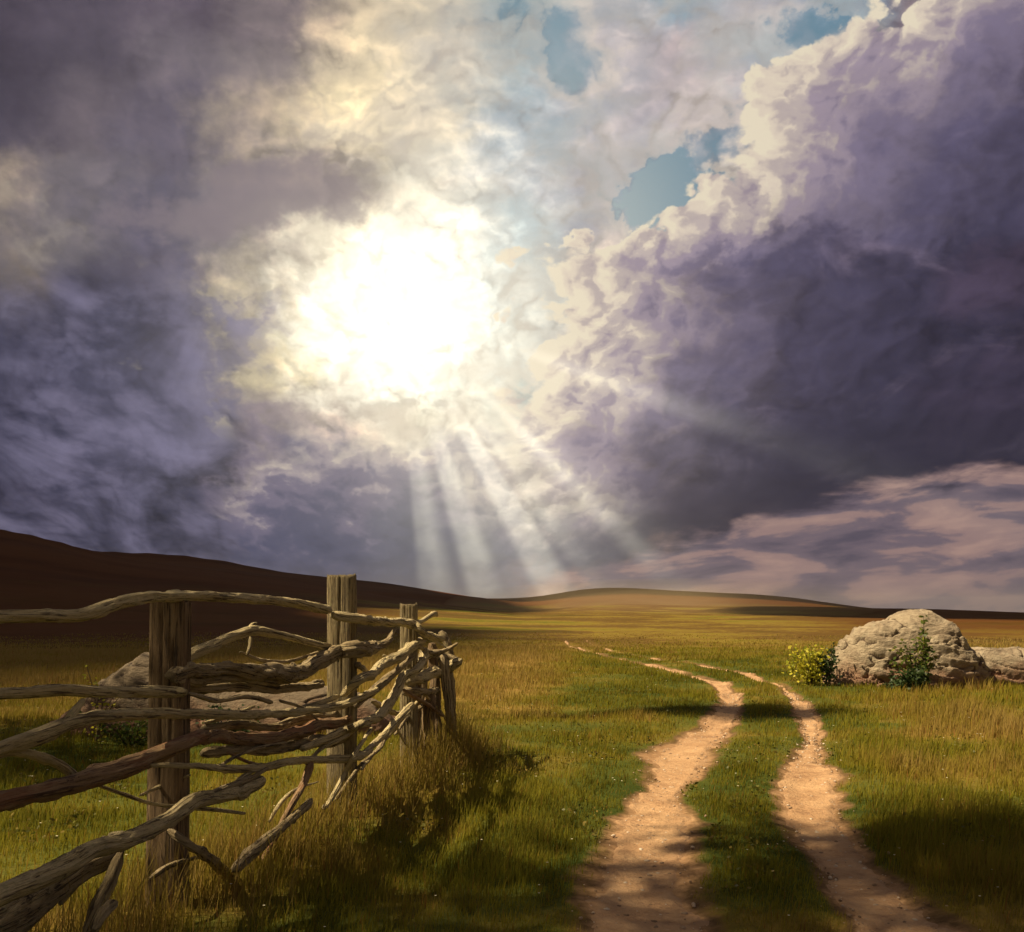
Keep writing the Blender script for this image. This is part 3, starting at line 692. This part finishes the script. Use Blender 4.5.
def leaves(name, C, size, mat, parent, droop=.3):
    n = len(C); C = np.array(C); V, Fc = [], []
    d = rng.normal(0, 1, (n, 3)); d[:, 2] = d[:, 2]*.5-droop*.3; d /= np.linalg.norm(d, axis=1)[:, None]
    q = rng.normal(0, 1, (n, 3)); q[:, 2] *= .4; side = np.cross(d, q); side /= np.linalg.norm(side, axis=1)[:, None]+1e-6
    nn = np.cross(side, d); L = size*rng.uniform(.6, 1.3, n)[:, None]; Wd = L*.32
    rows = [C, C+d*L*.35+side*Wd-nn*L*.05, C+d*L*.35-side*Wd-nn*L*.05, C+d*L*.75+side*Wd*.7-nn*L*.1, C+d*L*.75-side*Wd*.7-nn*L*.1, C+d*L-nn*L*.18]
    V = np.stack(rows, 1).reshape(-1, 3); b = (np.arange(n)*6)[:, None, None]
    Fc = (b+np.array([(0, 1, 2), (1, 3, 2), (2, 3, 4), (3, 5, 4)])[None]).reshape(-1, 3)
    me = mesh_np(name, V, Fc); attr(me, 'rnd', np.repeat(np.clip(rng.beta(1.6, 1.6, n), 0, 1), 6))
    return link(name, me, mat, parent)
def shrub(name, base, stems, leafn, lsize, mat, label, cat, group=None, spread=.07):
    """stems: list of (dx, dy, dz) tips"""
    e = empty(name, base); tag(e, label, cat, group); B = Vector(base)
    items, C = [], []
    for i, (dx, dy, dz) in enumerate(stems):
        tip = B+Vector((dx, dy, dz)); mid = B+Vector((dx*.35+rng.uniform(-.04, .04), dy*.35, dz*.55)); s0 = B+Vector((rng.uniform(-.05, .05), rng.uniform(-.04, .04), -.05))
        items.append(tube_np([s0, mid, tip], [.012, .008, .003], 5, 0, i))
        for k in range(leafn):
            f = rng.uniform(.12, 1)**.8; a = s0.lerp(mid, f*2) if f < .5 else mid.lerp(tip, f*2-1)
            sp = spread*(1.25-f*.7)
            C.append((a.x+rng.normal(0, sp), a.y+rng.normal(0, sp), max(a.z+rng.normal(0, sp*.8), B.z+.02)))
    link('stem', mesh_list('stem', items), M_bark, e)
    leaves('foliage', C, lsize, mat, e)
    return e
def base_at(px, Y): x = RX(px, Y); return (x, Y, gz(x, Y))
ru = lambda a, b: rng.uniform(a, b)
# yellow bush at the left foot of the tall boulder, and its shaded side as a second, darker-leaved bush
shrub('leafy_bush', base_at(812, 19.0), [(ru(-.55,.25), ru(-.3,.3), ru(.35,.85)) for _ in range(18)], 34, .085, M_leafY, 'bright yellow green bush at the left foot of the tall pale boulder', 'bush', spread=.11)
shrub('leafy_bush', base_at(829, 18.9), [(ru(-.2,.2), ru(-.2,.2), ru(.4,.95)) for _ in range(9)], 48, .07, M_leafD, 'shaded right side of the yellow bush, in darker leaves, against the tall boulder', 'bush', spread=.08)  # dark leaf colour stands for the yellow bush's own shadow side
shrub('leafy_shrub', base_at(922, 18.2), [(.03,0,1.52),(-.10,.05,1.05),(-.42,0,1.0),(-.52,.1,.85),(.16,0,.9),(.3,.1,.75),(-.3,.0,.75),(.02,-.1,1.2),(-.62,0,.6),(.06,.05,1.35),(.1,-.05,1.1)], 60, .078, M_leafG, 'upright leafy stems rising in front of the tall pale boulder', 'shrub', spread=.055)
shrub('low_shrub', base_at(908, 18.0), [(ru(-.45,.5), ru(-.2,.2), ru(.15,.45)) for _ in range(22)], 60, .075, M_leafD, 'low dark shrub around the base of the upright leafy stems', 'shrub', spread=.09)
shrub('leafy_shrub', base_at(96, 11.0), [(-.12,0,.96),(-.05,.1,.75),(.12,0,.70),(.25,.0,.62),(.34,.1,.66),(.05,-.1,.5),(.2,.1,.45),(-.2,0,.35)], 15, .05, M_leafY, 'sparse yellowish stems beside the long reddish boulder behind the fence', 'shrub', spread=.045)
shrub('low_shrub', base_at(130, 10.6), [(ru(-.5,.6), ru(-.2,.2), ru(.15,.42)) for _ in range(16)], 40, .05, M_leafG, 'low green shrub in front of the reddish boulder left of the nearest post', 'shrub', spread=.09)
shrub('low_shrub', base_at(222, 10.8), [(ru(-.45,.45), ru(-.2,.2), ru(.15,.5)) for _ in range(14)], 38, .05, M_leafD, 'low dark leafy shrub before the reddish boulder right of the nearest post', 'shrub', spread=.08)

# ================================================================== the rail fence
def wood_mat(name, ramp, crackc, redf=0.0, lich=0.0):
    m, t, p = new_mat(name); w = AT(t, 'wood', 1)
    g1 = t.noise(t.vm('MULTIPLY', w, (2.6, 75, 75)), 1.0, 6, .68, dims='3D'); g2 = t.noise(t.vm('MULTIPLY', w, (12, 240, 240)), 1.0, 4, .7, dims='3D')
    b = t.noise(t.vm('MULTIPLY', w, (3.5, 16, 16)), 1.0, 6, .65, dims='3D')
    c = t.ramp(g1*.5+b*.5, ramp)
    c = t.mix(t.mr(g1, .47, .40)*.9, c, crackc)
    c = t.mix(t.mr(g2, .46, .34)*.6, c, crackc)
    if redf: c = t.mix(t.mr(b+(g1-.5)*.4, .62-redf*.4, .72-redf*.4)*.8, c, (.27,.125,.06))
    if lich: c = t.mix(t.mr(t.noise(w, 22, 5, .7, dims='3D'), .56, .64)*lich, c, (.24,.25,.12))
    t.put(p.inputs['Base Color'], c); p.inputs['Roughness'].default_value = .85
    bump(t, p, g1*1.0+g2*.5+b*.6, .03, 1.0)
    return m
M_pale = wood_mat('weathered_pale_wood', [(.3, (.34,.25,.12)), (.5, (.58,.48,.26)), (.7, (.72,.62,.37))], (.09,.065,.04), lich=.3)
M_rough = wood_mat('rough_grey_wood', [(.3, (.16,.115,.06)), (.5, (.36,.28,.155)), (.7, (.54,.45,.28))], (.04,.028,.018), lich=.35)
M_red = wood_mat('red_heartwood', [(.3, (.20,.13,.07)), (.5, (.36,.24,.13)), (.7, (.48,.36,.22))], (.08,.045,.03), redf=.35)
M_post = wood_mat('brown_post_wood', [(.3, (.13,.085,.045)), (.5, (.24,.165,.09)), (.7, (.36,.27,.16))], (.035,.022,.014))
M_postP = wood_mat('pale_post_wood', [(.3, (.15,.12,.06)), (.5, (.30,.24,.13)), (.7, (.42,.35,.21))], (.06,.04,.025), lich=.4)
fence = tag(empty('rustic_fence', (fence_x(7), 7, gz(fence_x(7), 7))), 'rustic fence of crooked weathered branches laid on three rough posts', 'fence')
def YF(px):
    return min(-2.83/((px-512)/F-.204), 9.9) if px < 470 else 9.9
def path(P, off):
    pts, rad = [], []
    for q in P:
        px, py, th = q[:3]; Y = YF(px)
        if off < 0:
            for cp, hw, yp in ((167, 24, 4.8), (342, 24, 7.2), (409, 15, 8.95)):
                if abs(px-cp) < hw: Y = min(Y, yp)
        Y += off+(q[3] if len(q) > 3 else 0)
        pts.append(pt(px, py, Y)); rad.append(th/2/F*Y)
    return pts, rad
seedc = [100]
def rail(name, P, off=-.16, mat=M_pale, rough=.8, extra=(), parent=None, label=None, sides=26):
    seedc[0] += 1
    pts, rad = path(P, off); items = [tube_np(pts, rad, sides, rough, seedc[0])]
    o = link(name, mesh_list(name, items), mat, parent or fence)
    if label: o['label'] = label
    for E in extra:
        seedc[0] += 1; pts, rad = path(E, off)
        link('twig', mesh_list('twig', [tube_np(pts, rad, 8, .8, seedc[0])]), mat, o)
    return o
def post(px, top, wpx, Y, mat, seed, lean=(0, 0), depth=.8, label=None, name='post', botpx=0):
    x = RX(px, Y); zt = RZ(top, Y); zb = gz(x, Y)-.12; hw = wpx/2/F*Y; hd = hw*depth
    nz = 120; nr = 72
    zz = np.linspace(0, 1, nz); th = np.linspace(0, 2*np.pi, nr, endpoint=False)
    Z, TH = np.meshgrid(zz, th, indexing='ij')
    c, s_ = np.cos(TH), np.sin(TH); k = (np.abs(c)**4+np.abs(s_)**4)**(-1/4)
    h = (zt-zb)*Z
    rr = 1+.05*fbm(c*1.5, s_*1.5, h*2, 3, seed)+.05*fbm(c*7, s_*7, h*.8, 4, seed+1, .65)+.05*(1-Z)
    crk = np.abs(fbm(c*2.4, s_*2.4, h*.25, 3, seed+2)); rr = rr-.15*sst(1-crk*15, .2, 1)
    X_ = c*k*hw*rr+lean[0]*Z; Y_ = s_*k*hd*rr+lean[1]*Z
    H = h+sst(Z, .90, 1)*.045*fbm(c*3, s_*3, 0, 3, seed+4)*(1)
    V = np.stack([x+X_, Y+Y_, zb+H], -1).reshape(-1, 3)
    Wc = np.stack([h, X_, Y_], -1).reshape(-1, 3)+seed*2.3
    i = np.arange(nz-1)[:, None]*nr; j = np.arange(nr)[None]; jn = (j+1) % nr
    Fq = np.stack([i+j, i+jn, i+nr+jn, i+nr+j], -1).reshape(-1, 4).tolist()
    base = (nz-1)*nr; prev = base; VV = [V]; WW = [Wc]; cnt = len(V)
    for q, f in enumerate((.93, .6, .3)):        # rough sawn top
        tt = V[base:base+nr]; cc = tt.mean(0); nv = cc+(tt-cc)*f; nv[:, 2] = cc[2]+.006+fbm(nv[:, 0]*40, nv[:, 1]*40, 0, 3, seed+6)*.012
        VV.append(nv); WW.append(nv*6+seed); 
        Fq += [[prev+a, prev+(a+1) % nr, cnt+(a+1) % nr, cnt+a] for a in range(nr)]
        prev = cnt; cnt += nr
    VV.append(V[base:base+nr].mean(0)[None]+np.array([[0, 0, .002]])); WW.append(np.array([[seed, 0, 0]]))
    Fq += [[prev+a, prev+(a+1) % nr, cnt] for a in range(nr)]
    o = link(name, mesh_list(name, [(np.concatenate(VV), Fq, np.concatenate(WW))]), mat, fence)
    if label: o['label'] = label
    return o
post(167, 603, 37, 4.8, M_post, 5, lean=(.02, 0), label='thick brown post split down the middle')
post(342, 577, 28, 7.2, M_postP, 15, label='tallest post, pale above and dark below')
post(409, 605, 17, 8.95, M_postP, 25, lean=(.0, 0), label='slim pale post at the far end')
for k, (px, top, bot, th, dy) in enumerate([(424,648,772,11,.15),(434,644,768,12,.3),(443,655,764,9,.2),(415,668,775,9,-.1),(449,668,760,6,.35),(428,690,772,12,0)]):
    Yk = 9.4+dy; a = pt(px, top, Yk); b = pt(px+(-3, 4, 6, -4, 7, 0)[k], bot+4, Yk); b.z = gz(b.x, b.y)-.08
    link('stake', mesh_list('stake', [tube_np([b, (a+b)/2+Vector((.01, 0, 0)), a], [th/2/F*Yk]*3, 10, 1.0, 300+k)]), M_post if k % 2 else M_rough, fence)
rail('rail', [(-45,616,13),(0,616,13),(40,616,12.5),(80,615,12.5),(105,607,12),(130,600,12),(160,597,11),(200,596,10),(250,599,9.5),(295,605,9.5),(331,611,8.5)], -.19, label='long top rail curving over the nearest post')
rail('rail', [(331,615,9.5),(360,619,9.5),(385,622,9),(405,622,8.5),(414,624,8),(422,631,7.5),(433,637,7),(445,639,5)], -.17, extra=[[(413,624,6),(424,620,5),(434,614,6),(437,616,3)], [(424,634,3),(434,641,3),(446,648,1.6)]], label='bent top rail at the far end')
rail('rail', [(-45,695,12),(0,694,12),(60,692,12),(110,692,11.5),(150,691,11),(172,691,10),(186,691,8)], -.2)
rail('rail', [(180,690,9),(215,689,10),(250,688,9),(290,686,9),(325,683,8)], .05, M_rough, 1.1)
rail('rail', [(-45,768,13),(0,749,13),(25,741,14),(50,731,15),(70,723,15),(95,717,13),(125,713,12),(160,713,12),(200,714,10.5),(250,714,9),(300,711,8),(335,708,8),(356,701,7),(378,690,6)], -.24,
     extra=[[(64,723,9),(72,712,8),(83,699,6)]], label='forked pale rail')
rail('branch', [(-45,778,12),(0,754,11),(20,752,11),(42,757,10),(60,764,9),(76,776,8),(88,784,6)], -.20)
rail('rail', [(-45,812,21),(0,801,21),(40,793,20),(80,784,19),(120,771,18),(150,760,17),(180,748,16),(198,739,15),(208,736,14)], -.3, M_red, .9, label='thick rail with reddish bare wood')
rail('rail', [(203,740,11),(222,735,14),(245,739,13),(270,737,12),(300,730,12),(318,724,12),(340,721,9),(352,716,6)], -.22, M_red, 1.1)
rail('rail', [(200,752,9),(235,748,11),(270,747,12),(310,740,12),(340,737,11),(358,729,10)], -.12, M_rough, 1.2)
rail('rail', [(205,728,8),(240,722,9),(280,727,8),(318,716,8),(350,712,6)], .06, M_rough, 1.3)
rail('rail', [(176,662,14),(195,652,13),(215,645,12),(235,636,10),(252,631,9.5),(268,633,8),(290,638,7),(312,644,6.5),(333,648,6)], .05, extra=[[(247,634,5),(252,625,3),(257,623,2)], [(251,636,5),(250,646,4),(247,655,3)]], label='arched pale branch between the two taller posts')
rail('rail', [(172,672,17),(192,668,15),(225,667,15),(262,672,17),(290,672,17),(318,665,17),(340,658,15),(358,651,14),(376,646,10),(390,638,6)], -.15, M_rough, 1.5, extra=[[(384,646,6),(392,634,5),(396,628,3)], [(358,664,7),(366,671,5),(372,676,3)]], label='gnarled dark log with hollow end')
rail('branch', [(175,677,9),(205,681,10),(240,678,9),(275,681,8),(300,675,7)], -.1, M_rough, 1.5)
rail('rail', [(424,640,8),(412,648,10),(398,658,10),(380,667,10),(362,679,10),(348,691,9),(342,696,6)], -.2)
rail('rail', [(427,648,7),(425,657,8),(418,668,9),(405,677,12),(399,690,11),(391,701,10),(378,714,10),(363,723,9),(345,731,8),(325,741,8),(300,748,7)], -.3, M_pale, 1.1, label='pale knobbly branch bent down from the far post')
rail('rail', [(356,705,7),(370,694,7),(385,681,8),(400,668,8),(412,656,7)], -.10, M_rough, .9)
rail('rail', [(150,765,4),(185,766,6),(225,769,7.5),(262,768,7.5),(295,761,7.5),(330,760,7.5),(355,757,7.5),(378,742,7),(396,722,7),(413,704,6)], -.35, extra=[[(262,768,5),(245,776,5),(228,790,3)], [(395,724,3),(402,738,3),(409,748,1.5)]], label='thin wavy branch near the grass')
rail('rail', [(-45,922,24),(0,898,24),(30,881,22),(60,865,20),(95,848,18),(130,836,18),(165,820,17),(195,806,16),(225,795,15),(248,785,14),(262,778,9)], -.4, M_pale, 1.0, label='large pale log slanting up from the bottom corner')
rail('log', [(-45,960,34),(0,931,34),(40,904,32),(75,882,28),(105,862,22),(120,850,14)], -.15, M_rough, 1.1, label='thick dark log under the slanting pale one')
rail('branch', [(200,800,5),(225,788,6),(250,779,5),(268,768,3)], -.42, M_rough)
rail('branch', [(166,830,8),(190,845,9),(213,860,9),(232,874,8),(248,886,7)], -.3, M_rough, 1.2)
rail('branch', [(196,808,4),(222,811,4),(245,814,3)], -.4)
rail('log', [(233,868,10),(246,857,12),(268,842,12),(290,825,11),(306,808,9),(312,800,6)], -.5, M_rough, 1.2, label='short log lying in the dry grass')
rail('branch', [(262,862,4),(275,836,6),(290,806,7),(303,782,8),(310,764,9)], -.35, M_red, 1.2, label='leaning stick with orange broken end')
rail('branch', [(324,808,5),(333,795,5),(345,773,5),(356,752,4),(368,733,4),(372,728,2)], -.5)
rail('branch', [(96,784,3),(125,795,4),(150,803,4),(175,806,4),(200,803,3)], -.1)
rail('branch', [(140,796,3),(165,785,4),(190,775,3)], -.05)
rail('branch', [(404,668,8),(420,680,0.1)], -.3) if False else None
rail('branch', [(408,682,10),(425,677,11),(442,670,10),(457,663,8),(462,660,5)], -.2, M_pale, 1.2)
rail('branch', [(405,690,8),(420,690,7),(437,693,6)], -.15, M_rough, 1.3)
rail('branch', [(432,655,10),(445,659,9),(459,661,6)], 0, M_rough, 1.3)
rail('branch', [(403,690,3),(415,698,4),(430,706,4),(443,716,3)], -.35, M_red)
rail('branch', [(440,632,6),(447,645,7),(450,662,6),(446,680,4)], .1, M_rough, 1.4)
rail('branch', [(82,935,14),(95,905,13),(110,880,12),(121,852,10)], -.3, M_rough, 1.3)
rail('branch', [(96,932,10),(106,915,13),(118,902,10)], -.55, M_rough, 1.3)

for P_, o_, m_ in [
    ([(214,770,3),(236,757,4),(262,748,4),(285,743,3)], -.3, M_rough), ([(226,752,3),(250,762,4),(276,768,3)], -.28, M_red),
    ([(255,720,4),(282,712,5),(312,706,5),(338,696,4)], -.1, M_pale), ([(280,700,3),(304,708,3),(320,722,2)], -.25, M_rough),
    ([(305,765,4),(322,748,5),(346,735,5),(362,722,3)], -.28, M_pale), ([(336,800,4),(352,778,4),(374,752,4),(392,728,3)], -.2, M_rough),
    ([(362,770,3),(378,748,4),(399,722,4),(418,700,3)], -.1, M_pale), ([(372,700,5),(390,712,5),(408,716,4)], -.05, M_rough),
    ([(383,655,3),(400,662,4),(418,661,4),(436,652,3)], .05, M_pale), ([(395,735,4),(408,718,4),(424,705,4),(440,697,3)], 0, M_rough),
    ([(415,645,4),(430,652,5),(446,650,4),(458,643,2)], -.1, M_rough), ([(420,690,3),(436,705,3),(447,722,3),(452,738,2)], -.2, M_pale),
    ([(188,694,4),(214,700,5),(246,697,5),(272,703,4)], -.12, M_rough), ([(240,652,3),(262,660,4),(290,660,4),(318,652,3)], .1, M_rough),
    ([(150,880,5),(172,866,5),(200,858,4),(222,860,3)], -.2, M_rough), ([(60,905,6),(84,880,6),(104,868,5)], -.1, M_rough),
    ([(268,822,4),(282,800,4),(300,788,3),(318,782,2)], -.2, M_pale), ([(204,722,3),(228,716,4),(254,706,3)], .08, M_pale)]:
    rail('branch', P_, o_, m_, 1.3, sides=12)
# ================================================================== trees just outside the picture, left of the track: they shade the foreground; the last is added for its shade
def tree(name, x, y, htrunk, crown, n, label, lsize=.13, seed=1):
    g0 = gz(x, y); e = tag(empty(name, (x, y, g0)), label, 'tree'); cx, cy, cz, rx, ry, rz = crown
    items = [tube_np([(x, y, g0-.2), (x+.1, y, g0+htrunk*.5), (x+cx*.5, y+cy*.5, g0+htrunk), (x+cx, y+cy, g0+cz)], [.14, .10, .07, .02], 12, .6, seed)]
    C = []; r_ = np.random.default_rng(seed)
    for k in range(26):
        u = r_.normal(0, 1, 3); u /= np.linalg.norm(u); u *= r_.uniform(.45, 1)
        tip = Vector((x+cx+u[0]*rx, y+cy+u[1]*ry, g0+cz+u[2]*rz)); st = Vector((x+cx*.6, y+cy*.6, g0+htrunk*r_.uniform(.75, 1.05)))
        items.append(tube_np([st, st.lerp(tip, .5)+Vector((0, 0, .15)), tip], [.03, .018, .006], 6, .4, seed+k))
        for q in range(n//26): C.append(tuple(np.array(tip)+r_.normal(0, 1, 3)*np.array([rx, ry, rz])*.20))
    link('trunk', mesh_list('trunk', items), M_bark, e); leaves('crown', C, lsize, M_leafG, e)
tree('leafy_tree', -6.0, 2.4, 7.5, (-.3, .2, 10.2, 3.4, 2.5, 2.6), 22000, 'leafy broad tree whose dappled shade falls over the foreground', lsize=.16)
tree('leafy_tree', -9.6, 12.1, 14, (0, 0, 17.2, 1.2, .9, 1.6), 3000, 'tall slim tree whose shade crosses the track beyond the fence', lsize=.16, seed=9)
tree('leafy_tree', -12.2, 8.4, 5.2, (0, 0, 7.4, 2.4, 3.9, 1.8), 16000, 'wide low leafy tree, unseen, added to shade the long boulder behind the fence', lsize=.16, seed=31)  # added out of view to darken the boulder and the grass on the left
# ================================================================== unseen cloud solids added left of the view to shade hills and fields
M_shade_cloud, t, p = new_mat('shade_cloud'); p.inputs['Base Color'].default_value = (.75,.73,.76,1); p.inputs['Roughness'].default_value = 1
def cloud(gx, gy, rx, ry, h, seed, rot=0):  # added sun blocker, set up the sun line from the ground it darkens
    d = h/math.sin(SUN_EL); c = Vector((gx, gy, 0))+sd*d
    bm = bmesh.new(); bmesh.ops.create_icosphere(bm, subdivisions=5, radius=1)
    V = np.array([v.co[:] for v in bm.verts])
    k = 1+.30*fbm(V[:, 0]*1.6, V[:, 1]*1.6, V[:, 2]*1.6, 4, seed)+.10*np.abs(fbm(V[:, 0]*5, V[:, 1]*5, V[:, 2]*5, 3, seed+3))
    rz = min(rx, ry)*.18
    for v, q, s in zip(bm.verts, V, k): v.co = Vector((q[0]*rx*s, q[1]*ry*s, (q[2] if q[2] > 0 else q[2]*.35)*rz*s))
    me = bpy.data.meshes.new('cloud'); bm.to_mesh(me); bm.free()
    o = link('cloud', me, M_shade_cloud); o.location = c; tag(o, kind='structure'); return o
cloud(-200, 320, 205, 360, 600, 1)
cloud(-49, 62, 45, 68, 600, 2)
cloud(60, 960, 640, 340, 2400, 3)
cloud(370, 330, 200, 260, 2400, 4)

cloud(135, 190, 78, 130, 600, 5)
# ================================================================== haze
M_haze = bpy.data.materials.new('haze_air'); M_haze.use_nodes = True; t = NT(M_haze.node_tree); t.n.clear()
pv = t.new('ShaderNodeVolumePrincipled'); pv.inputs['Color'].default_value = (1, .92, .78, 1); pv.inputs['Density'].default_value = .00006; pv.inputs['Anisotropy'].default_value = .3
mo = t.new('ShaderNodeOutputMaterial'); t.l.new(pv.outputs[0], mo.inputs['Volume'])
HZ = 90.0
bmh = bmesh.new(); bmesh.ops.create_cube(bmh, size=1)
for v in bmh.verts: v.co = Vector((v.co.x*11000, v.co.y*11000, (v.co.z+.5)*(HZ+6)-6))
me = bpy.data.meshes.new('haze'); bmh.to_mesh(me); bmh.free()
tag(link('haze', me, M_haze, smooth=False), kind='stuff')

# thin golden mist lying over the sunlit meadow at the foot of the far hill
M_mist = bpy.data.materials.new('mist_air'); M_mist.use_nodes = True; t = NT(M_mist.node_tree); t.n.clear()
pv = t.new('ShaderNodeVolumePrincipled'); pv.inputs['Color'].default_value = (1, .80, .45, 1); pv.inputs['Density'].default_value = .0009; pv.inputs['Anisotropy'].default_value = .2
mo = t.new('ShaderNodeOutputMaterial'); t.l.new(pv.outputs[0], mo.inputs['Volume'])
for k, (cx, cy, rx, ry, rz) in enumerate([(40, 300, 62, 150, 7), (50, 300, 38, 110, 5)]):
    bm = bmesh.new(); bmesh.ops.create_icosphere(bm, subdivisions=4, radius=1)
    for v in bm.verts: v.co = Vector((v.co.x*rx+cx, v.co.y*ry+cy, v.co.z*rz+4))
    me = bpy.data.meshes.new('mist'); bm.to_mesh(me); bm.free()
    tag(link('mist', me, M_mist), kind='stuff')

M_peb, t, p = new_mat('pebble_stone'); c = t.ramp(AT(t, 'rnd'), [(0, (.16,.10,.06)), (.5, (.34,.25,.17)), (1, (.52,.44,.34))]); t.put(p.inputs['Base Color'], c); p.inputs['Roughness'].default_value = .9
bm = bmesh.new(); bmesh.ops.create_icosphere(bm, subdivisions=1, radius=1); iv = np.array([v.co[:] for v in bm.verts]); itf = np.array([[v.index for v in f.verts] for f in bm.faces]); bm.free()
n = 2600; y = 3.8+14*rng.uniform(0, 1, n)**1.6; sd_ = rng.integers(0, 2, n)
xc = np.where(sd_ == 0, np.interp(y, RUTL[:, 1], RUTL[:, 0]), np.interp(y, RUTR[:, 1], RUTR[:, 0])); wl, wr = rut_w(y)
x = xc+rng.normal(0, .6, n)*np.where(sd_ == 0, wl, wr); sz = .0035+.013*rng.uniform(0, 1, n)**4+.0003*y
V = iv[None]*(sz[:, None]*rng.uniform(.7, 1.3, (n, 3)))[:, None, :]*np.array([1, 1, .6])*(1+.25*rng.uniform(-1, 1, (n, len(iv), 1)))
V = V+np.stack([x, y, height(x, y)+.006+.0009*y+sz*.2], -1)[:, None, :]
Fp = (itf[None]+(np.arange(n)*len(iv))[:, None, None]).reshape(-1, 3)
me = mesh_np('pebbles', V.reshape(-1, 3), Fp); attr(me, 'rnd', np.repeat(rng.uniform(0, 1, n), len(iv)))
tag(link('pebbles', me, M_peb, smooth=False), 'small loose stones scattered along the sandy ruts', 'pebbles', kind='stuff')
x, y, r = scatter(2600, 5.2, 26, R(-36), R(36), 7); cl = fbm(x*.9, y*.9, 0, 3, 133); k = (cl > .08) & (dirt(x, y) < .35) & ~in_rock(x, y); x, y = x[k], y[k]
C = []
for i in range(len(x)):
    z0 = gz(x[i], y[i])
    for q in range(7): C.append((x[i]+rng.normal(0, .03), y[i]+rng.normal(0, .03), z0+rng.uniform(.01, .09)))
o = leaves('meadow_weeds', C, .030, leaf_mat('weed_leaf', (.05,.06,.01), (.12,.12,.015), (.22,.15,.03)), None, droop=-.6)
tag(o, 'broad leaved weeds mixed through the meadow turf', 'weeds', kind='stuff')
